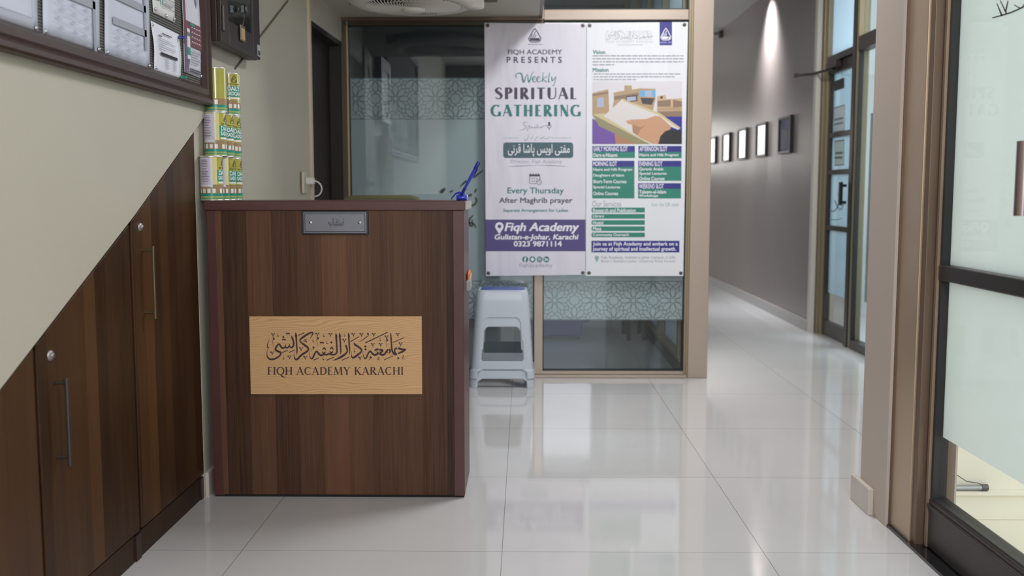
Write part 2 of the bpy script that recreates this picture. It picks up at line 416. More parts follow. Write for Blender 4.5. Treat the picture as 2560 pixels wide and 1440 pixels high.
# capitals with thick and thin strokes, with or without serifs
def caps(mb, word, x0, y0, x1, y1, mp, mi=0, thick=0.13, thin=0.05, serif=0.035, gap=0.14, sp=0.45):
    P = []   # strokes in cap-height units
    x = 0.0
    T, t = thick, thin
    def arc(cx, cy, rx, ry, a0, a1, w0, w1, n=14):
        L = []
        for k in range(n + 1):
            a = R(a0 + (a1 - a0) * k / n); e = abs(math.cos(a))
            L.append((cx + rx * math.cos(a), cy + ry * math.sin(a), w0 + (w1 - w0) * e))
        return L
    for ch in word:
        S = []; sf = []
        if ch == ' ': x += sp; continue
        h = T / 2
        if ch == 'A': w = 0.78; S += [[(0.06, 0, t), (0.37, 1, t)], [(0.36, 1, T), (0.70, 0, T)], [(0.18, 0.33, t), (0.58, 0.33, t)]]; sf += [(0.06, 0), (0.70, 0)]
        elif ch == 'C': w = 0.74; S += [arc(0.42, 0.5, 0.36, 0.5 - t / 2, 48, 312, t, T)]
        elif ch == 'D': w = 0.76; S += [[(h + .05, 0, T), (h + .05, 1, T)], [(h, 1 - t / 2, t), (0.32, 1 - t / 2, t)], arc(0.32, 0.5, 0.36, 0.5 - t / 2, 90, -90, t, T), [(h, t / 2, t), (0.32, t / 2, t)]]
        elif ch == 'E': w = 0.58; S += [[(h + .05, 0, T), (h + .05, 1, T)]] + [[(h, yy, t), (xx, yy, t)] for yy, xx in ((1 - t / 2, 0.52), (0.52, 0.44), (t / 2, 0.54))]
        elif ch == 'F': w = 0.54; S += [[(h + .05, 0, T), (h + .05, 1, T)]] + [[(h, yy, t), (xx, yy, t)] for yy, xx in ((1 - t / 2, 0.52), (0.5, 0.43))]; sf += [(h + .05, 0)]
        elif ch == 'G': w = 0.80; S += [arc(0.42, 0.5, 0.36, 0.5 - t / 2, 50, 330, t, T), [(0.68, 0.02, T * .9), (0.68, 0.42, T * .9)]]
        elif ch in 'HN':
            w = 0.80 if ch == 'H' else 0.84; a, b = (T, T) if ch == 'H' else (t, t)
            S += [[(h + .05, 0, a), (h + .05, 1, a)], [(w - h - .05, 0, b), (w - h - .05, 1, b)]]
            S += [[(h, 0.5, t), (w - h, 0.5, t)]] if ch == 'H' else [[(h + .03, 1, T), (w - h - .03, 0, T)]]
            sf += [(h + .05, 0), (h + .05, 1), (w - h - .05, 1)] + ([(w - h - .05, 0)] if ch == 'H' else [])
        elif ch == 'I': w = T + 0.10; S += [[(w / 2, 0, T), (w / 2, 1, T)]]; sf += [(w / 2, 0), (w / 2, 1)]
        elif ch == 'K': w = 0.76; S += [[(h + .05, 0, T), (h + .05, 1, T)], [(h + .06, 0.42, t), (0.64, 1, t)], [(0.28, 0.56, T), (0.68, 0, T)]]; sf += [(h + .05, 0), (h + .05, 1), (0.68, 0), (0.64, 1)]
        elif ch == 'L': w = 0.56; S += [[(h + .05, 0, T), (h + .05, 1, T)], [(h, t / 2, t), (0.52, t / 2, t)]]; sf += [(h + .05, 1)]
        elif ch == 'M': w = 0.98; S += [[(0.09, 0, t), (0.16, 1, t)], [(0.16, 1, T), (0.48, 0.04, T)], [(0.48, 0.02, t), (0.80, 1, t)], [(0.82, 1, T), (0.88, 0, T)]]; sf += [(0.09, 0), (0.88, 0)]
        elif ch in 'PR':
            w = 0.60 if ch == 'P' else 0.72
            S += [[(h + .05, 0, T), (h + .05, 1, T)], [(h, 1 - t / 2, t), (0.3, 1 - t / 2, t)], arc(0.3, 0.745, 0.22, 0.255 - t / 2, 90, -90, t, T), [(h, 0.49 + t / 2, t), (0.3, 0.49 + t / 2, t)]]
            sf += [(h + .05, 0)]
            if ch == 'R': S += [[(0.30, 0.5, T), (0.66, 0, T)]]; sf += [(0.66, 0)]
        elif ch == 'Q': w = 0.86; S += [arc(0.43, 0.5, 0.37, 0.5 - t / 2, 0, 360, t, T, 26), [(0.42, 0.04, T * .7), (0.60, -0.16, T), (0.82, -0.30, T * .7), (0.97, -0.26, t), (0.94, -0.12, t)]]
        elif ch == 'S': w = 0.62; S += [[(0.53, 0.82, t), (0.42, 0.96, t), (0.25, 0.96, t * 1.3), (0.11, 0.80, T * .9), (0.18, 0.63, T), (0.40, 0.47, T), (0.52, 0.28, T * .9), (0.42, 0.07, t * 1.3), (0.24, 0.03, t), (0.07, 0.16, t)]]
        elif ch == 'T': w = 0.68; S += [[(0.34, 0, T), (0.34, 1, T)], [(0.03, 1 - t / 2, t), (0.65, 1 - t / 2, t)]]; sf += [(0.34, 0)]
        elif ch == 'U': w = 0.76; S += [[(h + .05, 1, T), (h + .05, 0.36, T), (0.22, 0.08, t * 1.6), (0.38, t / 2, t), (0.58, 0.10, t), (0.69, 0.36, t), (0.69, 1, t)]]; sf += [(h + .05, 1), (0.69, 1)]
        elif ch == 'Y': w = 0.76; S += [[(0.08, 1, T), (0.39, 0.45, T)], [(0.68, 1, t), (0.39, 0.45, t)], [(0.39, 0, T), (0.39, 0.48, T)]]; sf += [(0.39, 0), (0.08, 1), (0.68, 1)]
        for s_ in S: P.append([(x + a, b, c) for a, b, c in s_])
        if serif:
            for a, b in sf: yy = serif / 2 if b == 0 else 1 - serif / 2; P.append([(x + a - 0.13, yy, serif), (x + a + 0.13, yy, serif)])
        x += w + gap
    W = x - gap; sx = (x1 - x0) / W; sy = (y1 - y0)
    for i, s_ in enumerate(P):
        def m2(a, b, i=i):
            q = mp(x0 + a * sx, y1 - b * sy); return (q[0], q[1] - (i % 12) * 3e-5, q[2])
        mb.stroke(s_, m2, mi, smooth=len(s_) > 2, sub=3)

# ------------------------------------------------------------------ the setting
def wallX(Y):
    if Y < 3.95: return -1.15
    return -1.15 + (Y - 3.95) * (0.08 / 1.08)
b = MB(); b.box(-1.35, -3, -0.06, 1.30, 3.45, 0); b.box(-1.7, 3.45, -0.06, 2.9, 16, 0); struct(b.build('floor', M_floor), 'polished pale tile floor of the hall and corridor', 'floor')
b = MB(); b.box(1.30, -3, -0.06, 4.2, 3.30, 0); struct(b.build('floor_outside', M_extfloor), 'cream marble landing outside the glass door', 'floor')
# left wall: main run, and the stair flank standing proud above the cupboards
def mpX(X): return lambda y, z, w: (X + w, y, z)
b = MB()
wl = [(-1.15, 3.49), (-1.15, 3.95), (-1.07, 5.03), (-1.07, 5.03)]
b.prism([(-1.15, 3.492), (-1.15, 3.95), (-1.072, 5.03), (-1.30, 5.03), (-1.30, 3.492)], lambda x, y, z: (x, y, z), 0, 2.92)
b.prism([(-1.072, 5.03), (-1.052, 5.84), (-1.30, 5.84), (-1.30, 5.03)], lambda x, y, z: (x, y, z), 1.955, 2.92)
b.box(-1.75, 5.85, 0, -1.6, 10, 2.92)
struct(b.build('wall_left', M_wall), 'cream painted left wall behind the desk', 'wall')
b = MB()
b.prism([(-1.0, 0.0), (0.6, 0.0), (2.142, 0.682), (2.899, 1.028), (3.40, 1.277), (3.595, 1.374), (3.595, 2.92), (-1.0, 2.92)], mpX(0), -1.30, -1.138)
struct(b.build('wall_stair_flank', M_wall), 'cream stair flank sloping over the dark cupboards', 'wall')
struct(one('wall_left_rear', M_wall, (-1.30, -3, 0, -1.138, -1.0, 2.92)), 'cream wall of the hall behind the viewer on the left', 'wall')
b = MB(); b.box(-1.30, -3.1, 0, -0.35, -2.98, 2.92); b.box(1.25, -3.1, 0, 1.45, -2.98, 2.92); b.box(-0.35, -3.1, 2.89, 1.25, -2.98, 2.92)
struct(b.build('wall_entrance', mat('entrance_brown', (.14, .11, .09), .6)), 'wall around the entrance behind the viewer', 'wall')
# ceilings
struct(one('ceiling', M_ceil, (-1.30, -3, 2.92, 1.45, 5.9, 3.0)), 'high ceiling of the hall', 'ceiling')
struct(one('ceiling_corridor', M_ceil, (1.45, 3.45, 2.92, 2.9, 16, 3.0), (-1.7, 5.9, 2.92, 1.45, 16, 3.0)), 'ceiling of the corridor and rear rooms', 'ceiling')
root = sthing('ceiling_low', 'lowered cream ceiling over the reception corner', 'ceiling', (-0.5, 4.9, 2.093))
one('panel', M_wall, (-1.15, 4.25, 2.095, 0.09, 5.85, 2.92), parent=root)
one('edge_trim', M_brown, (0.09, 4.25, 2.088, 0.104, 5.85, 2.125), (-1.06, 5.825, 2.075, 0.104, 5.846, 2.0945), parent=root)
# right wall: pier between hall and corridor, wall outside the door, wall above the door
b = MB(); b.box(1.19, 3.205, 0, 1.42, 3.45, 2.92); b.box(1.42, 3.30, 0, 4.2, 3.45, 2.92)
struct(b.build('wall_right', M_pier), 'cream pier between the hall and the corridor', 'wall')
struct(one('wall_outside', M_ext, (1.43, 3.29, 0.09, 4.2, 3.30, 2.92)), 'pale cream wall outside the glass door', 'wall')
struct(one('wall_right_near', M_wall, (1.22, -3, 0, 1.45, 1.98, 2.92), (1.22, 1.98, 2.45, 1.45, 3.2, 2.92)), 'cream wall around the glass door on the right', 'wall')
b = MB(); b.box(1.172, 3.315, 0, 1.19, 3.50, 0.092, bev=0.002)
struct(b.build('baseboard_right', M_skirt), 'beige tile skirting on the pier', 'baseboard')
b = MB(); b.box(1.43, 3.275, 0, 4.2, 3.289, 0.088, bev=0.002); b.box(1.43, 3.262, 0.088, 4.2, 3.289, 0.10)
struct(b.build('baseboard_outside', M_ext), 'cream marble skirting outside the glass door', 'baseboard')
struct(one('baseboard_left', M_skirt, (-1.149, 3.495, 0, -1.136, 4.9, 0.09)), 'tile skirting of the left wall', 'baseboard')
# corridor
struct(one('wall_corridor', M_cwall, (2.24, 7.745, 0, 2.5, 16, 2.92)), 'greige corridor wall with a row of picture frames', 'wall')
struct(one('trim_1', mat('corner_bead', (0.62, 0.58, 0.52), 0.5), (2.226, 7.735, 0, 2.262, 7.80, 2.92)), 'pale corner bead at the end of the corridor wall', 'trim')
struct(one('baseboard_corridor', mat('corridor_skirting', (0.40, 0.37, 0.35), 0.2, noise=.05), (2.222, 7.80, 0, 2.24, 15.9, 0.09), bev=0.003), 'grey skirting along the corridor wall', 'baseboard')
struct(one('wall_corridor_end', M_cwall, (-1.7, 15.9, 0, 2.9, 16, 2.92)), 'end wall of the corridor', 'wall')
struct(one('wall_corridor_near', M_cwall, (2.31, 3.45, 0, 2.5, 5.6, 2.92)), 'corridor wall behind the pier', 'wall')
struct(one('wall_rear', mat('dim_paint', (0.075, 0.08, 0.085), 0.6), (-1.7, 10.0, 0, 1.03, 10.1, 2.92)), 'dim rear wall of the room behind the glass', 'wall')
b = MB(); b.box(2.9, 3.45, 0, 3.0, 5.0, 2.92); b.box(3.9, 5.0, 0, 4.0, 9.0, 2.92); b.box(2.5, 8.9, 0, 4.0, 9.0, 2.92); b.box(2.5, 5.5, 0, 4.0, 5.6, 2.92)
struct(b.build('wall_side_room', mat('side_room_paint', (0.7, 0.74, 0.76), 0.6)), 'pale walls of the room behind the corridor door', 'wall')
struct(one('floor_side_room', M_floor, (2.9, 5.6, -0.06, 4.0, 8.9, 0)), 'floor of the room behind the corridor door', 'floor')

# ---- aluminium and glass partition behind the desk
G = 5.85
part = sthing('window_1', 'aluminium framed glass partition behind the desk', 'window', (0.0, G, 0))
b = MB()
b.box(-1.062, G, 0, -1.030, G + .06, 2.087, bev=.003); b.box(-1.018, G, 2.055, 0.112, G + .06, 2.0865, bev=.003); b.build('frame', M_bolive, part)
b = MB(); b.box(-1.030, G - .003, 0, -1.018, G + .06, 2.057, bev=.003); b.build('bead', mat('tan_bead', (.50, .36, .20), .35, .5), part)
b = MB()
b.box(0.06, G, 0, 0.112, G + .06, 2.055, bev=.003); b.box(0.112, G, 2.079, 0.946, G + .06, 2.14, bev=.004)
b.box(0.112, G, 2.86, 0.946, G + .06, 2.92); b.box(0.06, G + .002, 2.087, 0.1125, G + .06, 2.92)
b.box(-1.018, G - .035, 0, 0.96, G + .06, 0.017, bev=.003); b.box(-1.018, G - .012, 0.017, 0.946, G + .05, 0.036, bev=.003)
b.build('mullion', M_alu2, part)
b = MB(); b.box(0.968, G - .03, 0, 1.083, G + .09, 2.92, bev=.003); b.build('post', M_alu2, part)
b = MB(); b.box(0.946, G - .006, 0, 0.958, G + .05, 2.92); b.box(0.958, G - .018, 0, 0.968, G + .05, 2.92); b.build('bead', M_olive, part)
b = MB()
for (x0, z0, x1, z1) in ((-1.018, .036, .06, 2.055), (.112, .036, .946, 2.079), (.112, 2.14, .946, 2.86)):
    t_ = 0.006
    for q in ((x0, z0, x0 + t_, z1), (x1 - t_, z0, x1, z1), (x0, z0, x1, z0 + t_), (x0, z1 - t_, x1, z1)): b.box(q[0], G + .012, q[1], q[2], G + .05, q[3])
b.build('gasket', M_gasket, part)
for (x0, z0, x1, z1) in ((-1.012, .042, .054, 2.049), (.118, .042, .940, 2.073), (.118, 2.146, .940, 2.854)):
    one('pane', M_glass, (x0, G + .030, z0, x1, G + .033, z1), parent=part)
films = []
for (x0, x1) in ((-1.012, .054), (.118, .940)):
    fl = one('frosted_film', M_film, (x0, G + .0345, .337, x1, G + .0355, 1.757), parent=part); films.append(fl)
    b = MB(); mp = lambda x, z: (x, G + .0340, z)
    for zc, zl, zh in ((1.637, 1.519, 1.755), (0.4545, .339, .570)):
        P_ = .2336
        def clipd(pts, w=.0025):
            # keep the part of a polyline inside this pane's band
            for (xa, za), (xb, zb) in zip(pts[:-1], pts[1:]):
                n = 4
                for k in range(n):
                    q0 = (xa + (xb - xa) * k / n, za + (zb - za) * k / n); q1 = (xa + (xb - xa) * (k + 1) / n, za + (zb - za) * (k + 1) / n)
                    if all(x0 + .004 < q[0] < x1 - .004 and zl < q[1] < zh for q in (q0, q1)):
                        b.stroke([(q0[0], q0[1], w), (q1[0], q1[1], w)], mp, 0, smooth=False)
        off = 0.183 if x0 < 0 else 0.183
        for i in range(-6, 8):
            for j in (-1, 0, 1):
                for h in (0, 1):
                    cx, cz = off + (i + h * .5) * P_, zc + (j + h * .5) * P_
                    for k in range(8):
                        a = k * pi / 4; ca, sa = math.cos(a), math.sin(a)
                        hexa = [(.018, 0), (.031, .0155), (.066, .0155), (.0815, 0), (.066, -.0155), (.031, -.0155), (.018, 0)]
                        clipd([(cx + u * ca - v * sa, cz + u * sa + v * ca) for u, v in hexa])
                        a2 = a + pi / 4
                        s0 = (.066, .0155); s1 = (.066, -.0155)
                        mid = (.088 * math.cos(a + pi / 8), .088 * math.sin(a + pi / 8))
                        clipd([(cx + s0[0] * ca - s0[1] * sa, cz + s0[0] * sa + s0[1] * ca), (cx + mid[0], cz + mid[1]),
                               (cx + s1[0] * math.cos(a2) - s1[1] * math.sin(a2), cz + s1[0] * math.sin(a2) + s1[1] * math.cos(a2))])
                    clipd([(cx + .015 * math.cos(2 * pi * k / 10), cz + .015 * math.sin(2 * pi * k / 10)) for k in range(11)])
                    for sx_, sz_ in ((cx + P_ / 2, cz),):
                        star = [((.034 if k % 2 == 0 else .026) * math.cos(k * pi / 8), (.034 if k % 2 == 0 else .026) * math.sin(k * pi / 8)) for k in range(17)]
                        clipd([(sx_ + u, sz_ + v) for u, v in star])
        for zz in (zl + .001, zh - .001): b.stroke([(x0, zz, .003), (x1, zz, .003)], mp, 0, smooth=False)
    b.build('film_pattern', M_filmline, fl)
# brushed calligraphy on the left pane
b = MB()
def mpc(x, y):
    v = onY(1100 + x * 140 / 840, 380 + y * 240 / 1440, G + .029); return (v.x, v.y, v.z)
for st in ([(650, 270, 10), (560, 340, 26), (500, 385, 20)], [(400, 430, 26), (350, 470, 26), (300, 520, 8)], [(80, 545, 20), (40, 580, 55), (5, 610, 40)], [(200, 575, 14), (150, 600, 26)],
           [(545, 555, 24), (525, 600, 30)], [(480, 635, 30), (410, 665, 30)], [(530, 680, 20), (550, 730, 24), (510, 790, 26), (420, 815, 14)], [(470, 730, 20), (440, 760, 30)],
           [(500, 950, 14), (440, 1010, 24), (445, 1090, 22), (490, 1100, 20), (480, 1010, 14)], [(400, 1115, 10), (430, 1060, 22), (510, 1080, 20), (540, 1140, 14)]):
    b.stroke(st, mpc)
b.build('lettering', mat('letter_green', (0.030, 0.042, 0.036), 0.6), films[0])

# ---- side partition between the rear room and the corridor
sp = sthing('window_2', 'dark framed glass partition along the rear room', 'window', (0.99, 7.4, 0))
b = MB(); b.box(0.93, 5.95, 0, 1.03, 9.95, .075, bev=.004)
b.build('bottom_rail', mat('grey_rail', (.05, .05, .048), .4, .3), sp)
b = MB()
for y in (6.0, 6.9, 7.75, 8.6, 9.5): b.box(0.935, y, .10, 1.03, y + .05, 2.92)
b.box(0.935, 5.95, .075, 1.03, 9.95, .10); b.build('post', M_olive, sp)
one('frosted_film', M_bluefilm, (0.985, 6.0, .10, 0.99, 9.95, 2.9), parent=sp)

# ---- dark door in the left wall
dr = sthing('door_1', 'dark wooden door ajar in the left wall', 'door', (-1.1, 5.4, 0))
b = MB()
def dmp(y, z, w): return (-1.072 + (y - 5.03) * .0247 + w, y, z)
b.prism([(5.075, .005), (5.80, .005), (5.80, 1.93), (5.075, 1.93)], dmp, -.10, -.065)
for z0, z1 in ((.15, .85), (1.0, 1.8)): b.prism([(5.2, z0), (5.7, z0), (5.7, z1), (5.2, z1)], dmp, -.066, -.058, bev=.004)
b.build('leaf', mat('dark_door_wood', (.013, .0048, .0025), .6, noise=.2, nscale=14), dr)
b = MB()
b.prism([(5.03, 1.93), (5.835, 1.93), (5.835, 1.955), (5.03, 1.955)], dmp, -.12, -.002)
b.prism([(5.05, 0), (5.075, 0), (5.075, 1.93), (5.05, 1.93)], dmp, -.12, -.004); b.prism([(5.805, 0), (5.835, 0), (5.835, 1.93), (5.805, 1.93)], dmp, -.12, -.004)
b.build('jamb', mat('door_jamb_wood', (.016, .008, .006), .6, noise=.2, nscale=14), dr)
b = MB(); b.prism([(5.012, 0), (5.048, 0), (5.048, 2.06), (5.012, 2.06)], dmp, -.02, .012, bev=.003)
struct(b.build('trim_2', mat('pale_casing', (.62, .53, .38), .5, noise=.05, nscale=10)), 'pale wooden casing strip beside the dark doorway', 'trim')

# ---- glass entrance door on the right
DX = 1.24
k_ = DX / 1.19
gd = sthing('door_2', 'bronze framed frosted glass door on the right', 'door', (DX, 2.6, 0))
b = MB(); b.box(1.205, 3.045, 0, 1.33, 3.204, 2.45, bev=.003); b.build('jamb', M_alu, gd)
b = MB(); b.box(1.212, 3.012, 0, 1.33, 3.045, 2.45, bev=.003); b.box(1.20, 3.198, 0, 1.206, 3.2045, 2.45); b.build('jamb_stop', M_brown, gd)
one('head', M_brown, (1.205, 1.98, 2.38, 1.33, 3.045, 2.45), parent=gd)
b = MB(); b.box(DX, 2.99, .012, DX + .05, 3.012, 2.38, bev=.002)
b.box(DX - .004, 2.985, .012, DX + .05, 2.999, 2.38); b.build('stile_edge', mat('stile_tan', (.40, .30, .22), .35, .5), gd)
b = MB(); b.box(DX, 3.060 - .0, .012, DX + .001, 3.061, .02)
b = MB()
b.box(DX, 1.99, .012, DX + .05, 2.06, 2.38, bev=.003)
b.box(DX, 2.06, .012, DX + .05, 2.985, .165, bev=.004); b.box(DX - .006, 2.06, .138, DX + .03, 2.985, .150, bev=.003)
b.box(DX, 2.06, .835, DX + .05, 2.985, .882, bev=.004); b.box(DX, 2.06, 2.3, DX + .05, 2.985, 2.38)
b.build('leaf_frame', M_dark, gd)
b = MB(); b.box(DX + .004, 2.970, .165, DX + .046, 2.985, .835); b.box(DX + .004, 2.970, .882, DX + .046, 2.985, 2.3); b.box(DX + .004, 2.06, .165, DX + .046, 2.97, .172); b.build('gasket', M_gasket, gd)
for z0, z1 in ((.172, .835), (.882, 2.3)): one('pane', M_glass_d, (DX + .022, 2.06, z0, DX + .026, 2.97, z1), parent=gd)
f1 = one('frosted_film', M_doorfilm, (DX + .0275, 2.06, .36, DX + .0285, 2.968, .835), (DX + .0275, 2.06, .882, DX + .0285, 2.968, 2.3), parent=gd)
b = MB()
def mpd(x, y):
    v = onX(x, y, DX + .0265); return (v.x, v.y, v.z)
for st in ([(2310, 888, 2.5), (2320, 892, 2)], [(2313, 905, 1.5), (2320, 918, 1.6), (2316, 945, 1.5), (2311, 962, 1.5), (2318, 972, 1.8)], [(2310, 990, 1.5), (2317, 1000, 1.8), (2313, 1018, 1.5), (2308, 1020, 1.5)],
           [(2312, 1050, 1.5), (2314, 1058, 2), (2306, 1062, 2)], [(2480, 45, 2.5), (2525, 32, 4), (2562, 16, 3)], [(2492, 8, 2), (2505, 40, 5)], [(2500, 0, 2), (2516, 34, 4)], [(2520, 2, 3), (2514, 30, 4)],
           [(2535, 12, 2), (2552, 20, 3), (2562, 8, 2)], [(2352, 12, 1.5), (2359, 30, 1.5), (2353, 60, 1.5), (2358, 82, 1.5)], [(2348, 98, 2), (2358, 95, 2)]):
    b.stroke(st, mpd)
b.build('lettering', mat('letter_dark', (.05, .05, .045), .6), f1)
b = MB()
hv = onX(2557, 450, DX - .055); hy = hv.y; hz0 = onX(2557, 540, DX - .055).z; hz1 = onX(2557, 353, DX - .055).z
b.tube([(DX - .055, hy, hz0), (DX - .055, hy, hz1)], .017, 16)
for z in (hz0 + .03, hz1 - .03): b.tube([(DX + .002, hy, z), (DX - .055, hy, z)], .008, 10)
b.build('handle', mat('brushed_handle', (.34, .27, .27), .3, .9), gd)
struct(one('trim_3', mat('black_granite', (.012, .012, .013), .12), (1.195, -0.5, 0, 1.43, 3.20, .010)), 'black granite threshold under the glass door', 'trim')

# ---- corridor door and its side light
cd = sthing('door_3', 'dark framed glass door at the end of the corridor wall', 'door', (2.3, 7.3, 0))
DX3 = 2.30
b = MB(); b.box(2.27, 7.70, 0, 2.39, 7.742, 2.92, bev=.003); b.box(2.285, 7.645, 0, 2.36, 7.70, 2.92, bev=.003)
b.box(2.285, 6.95, 0, 2.36, 6.995, 2.92, bev=.003); b.box(2.29, 5.62, 0, 2.36, 5.68, 2.92); b.build('jamb', M_olive, cd)
b = MB(); b.box(2.28, 7.0, 2.055, 2.36, 7.645, 2.10); b.box(2.28, 5.68, 2.055, 2.36, 6.95, 2.15); b.box(2.278, 6.998, 0, 2.36, 7.06, 2.92)
b.box(2.285, 5.68, 0, 2.36, 6.95, .06); b.build('transom', M_dark, cd)
b = MB(); b.box(DX3, 7.062, .01, DX3 + .04, 7.13, 2.053); b.box(DX3, 7.60, .01, DX3 + .04, 7.643, 2.053)
b.box(DX3, 7.13, .01, DX3 + .04, 7.60, .115); b.box(DX3, 7.13, 1.97, DX3 + .04, 7.60, 2.053)
for z in (1.515, 1.24, .825): b.box(DX3, 7.13, z - .018, DX3 + .04, 7.60, z + .018)
b.build('leaf_frame', M_dark, cd)
one('pane', M_glass, (DX3 + .018, 7.13, .115, DX3 + .021, 7.60, 1.97), parent=cd)
fr = one('frosted_film', M_bluefilm, (DX3 + .024, 7.13, .33, DX3 + .026, 7.60, 1.97), parent=cd)
b = MB()
def mp3(x, y):
    v = onX(x, y, DX3 + .017); return (v.x, v.y, v.z)
for st in ([(2070, 520, 2), (2085, 528, 3), (2098, 505, 2), (2093, 480, 1)], [(2086, 500, 2), (2100, 525, 3), (2110, 505, 1.5)], [(2072, 546, 1.5), (2090, 550, 2), (2105, 545, 1.5)]): b.stroke(st, mp3)
b.build('lettering', mat('letter_grey', (.22, .27, .28), .6), fr)
one('handle', M_black, (DX3 - .05, 7.15, 1.0, DX3 - .03, 7.185, 1.165), (DX3 - .04, 7.16, 1.01, DX3, 7.175, 1.03), (DX3 - .04, 7.16, 1.13, DX3, 7.175, 1.15), parent=cd)
b = MB(); b.box(DX3 - .05, 7.36, 2.0, DX3, 7.58, 2.05, bev=.006); b.build('closer_body', M_dark, cd)
b = MB(); b.tube([(DX3 - .03, 7.45, 1.995), (2.21, 7.80, 1.995), (2.10, 7.84, 1.99)], .010, 8); b.box(2.09, 7.82, 1.975, 2.115, 7.86, 2.005); b.build('closer_arm', M_steel_d, cd)
one('transom_pane', M_bluefilm, (2.315, 7.06, 2.10, 2.32, 7.645, 2.92), parent=cd)
sl = sthing('window_3', 'glass side light beside the corridor door', 'window', (2.31, 6.3, 0))
one('pane', M_glass, (2.316, 5.68, .06, 2.319, 6.95, 2.055), (2.316, 5.68, 2.15, 2.319, 6.95, 2.9), parent=sl)
one('frosted_film', mat('dim_film', (.36, .45, .44), .6), (2.322, 5.68, .35, 2.324, 6.78, 1.62), parent=sl)
one('gasket', M_gasket, (2.286, 6.93, .06, 2.315, 6.949, 2.055), parent=sl)

# ------------------------------------------------------------------ under-stair cupboards
SEAM = [(0.6, 2.297), (2.310, 2.888), (2.906, 3.488)]
def soff(y):
    pts = [(0.6, 0.0), (2.142, 0.682), (2.899, 1.028), (3.40, 1.277), (3.595, 1.374)]
    for (a, za), (b_, zb) in zip(pts[:-1], pts[1:]):
        if a <= y <= b_: return za + (zb - za) * (y - a) / (b_ - a)
    return pts[-1][1]
cl = ['dark walnut cupboard under the low end of the stairs, half out of view', 'dark walnut cupboard under the stairs between its low and tall neighbours', 'tall dark walnut cupboard under the stairs next to the desk']
for i, (y0, y1) in enumerate(SEAM):
    cb = thing('under_stair_cupboard', cl[i], 'cupboard', (-1.2, (y0 + y1) / 2, 0), 'cupboards under the stairs')
    ya = y0 if i else 1.05
    g_ = 0.012
    b = MB(); b.prism([(ya, .0), (y1 + (.012 if i < 2 else 0), .0), (y1 + (.012 if i < 2 else 0), soff(y1) - .012), (ya, soff(ya) - .012)], mpX(0), -1.29, -1.176); b.build('carcass', M_gap, cb)
    b = MB(); top = [(y1, soff(y1) - .020), (ya, soff(ya) - .020)]
    b.prism([(ya, .088), (y1, .088)] + top, mpX(0), -1.174, -1.150, bev=.0025); d = b.build('door', M_cab, cb)
    if i < 2:
        b = MB(); b.box(-1.174, y1 + .001, .09, -1.162, y1 + .012, soff(y1) - .03); b.build('seam_strip', mat('seam_red', (.022, .006, .006), .5), cb)
    b = MB(); b.box(-1.174, ya, 0, -1.157, y1 - (.03 if i else .03), .080); b.build('kickboard', M_kick, cb)
    b = MB(); b.box(-1.172, y1 - .027, 0, -1.152, y1 + .012 if i < 2 else y1, .078); b.build('kick_post', M_mahog2, cb)
    if i:
        ly, lz = ((2.376, .703), (2.972, .993))[i - 1]
        b = MB(); b.lathe([(0, .006), (.008, .006), (.012, .004), (.0135, 0)], (-1.150, ly, lz), 24, 0, 'X'); b.lathe([(0, .009), (.006, .009), (.006, .004)], (-1.150, ly, lz), 16, 0, 'X'); b.build('lock', M_lock, d)
        hy, z0, z1 = ((2.392, .425, .645), (2.990, .712, .935))[i - 1]
        b = MB(); b.box(-1.124, hy - .006, z0, -1.116, hy + .006, z1, bev=.002)
        for z in (z0 + .022, z1 - .012): b.tube([(-1.151, hy, z), (-1.12, hy, z)], .0045, 10)
        b.build('handle', M_brass if i == 2 else M_steel_d, d)

# ------------------------------------------------------------------ reception desk
DY = 3.498
dk = thing('reception_desk', 'tall walnut reception desk with a pine name board on its front', 'desk', (-0.66, 3.66, 0))
b = MB(); b.box(-1.083, DY, .010, -.250, DY + .018, 1.033); b.build('front_panel', M_desk, dk)
for x0, x1 in ((-1.118, -1.083), (-.250, -.212)):
    b = MB(); b.box(x0, DY - .001, .006, x1, DY + .32, 1.033, bev=.002); b.build('side_panel', M_mahog, dk)
b = MB(); b.box(-1.124, DY - .008, 1.033, -.203, DY + .335, 1.067, bev=.003); b.build('top', M_mahog, dk)
b = MB(); b.box(-1.115, DY + .004, 0, -.215, DY + .315, .010); b.build('plinth', M_gap, dk)
b = MB(); b.box(-.208, DY - .0075, 1.035, -.2015, DY + .334, 1.0655); b.build('edge_band', mat('worn_edge_band', (.42, .38, .36), .4), dk)  # plain grey band over the right end of the top
b = MB(); b.box(-1.083, DY + .018, .3, -.25, DY + .31, .32); b.box(-1.083, DY + .018, .7, -.25, DY + .31, .72); b.build('shelf', M_mahog2, dk)
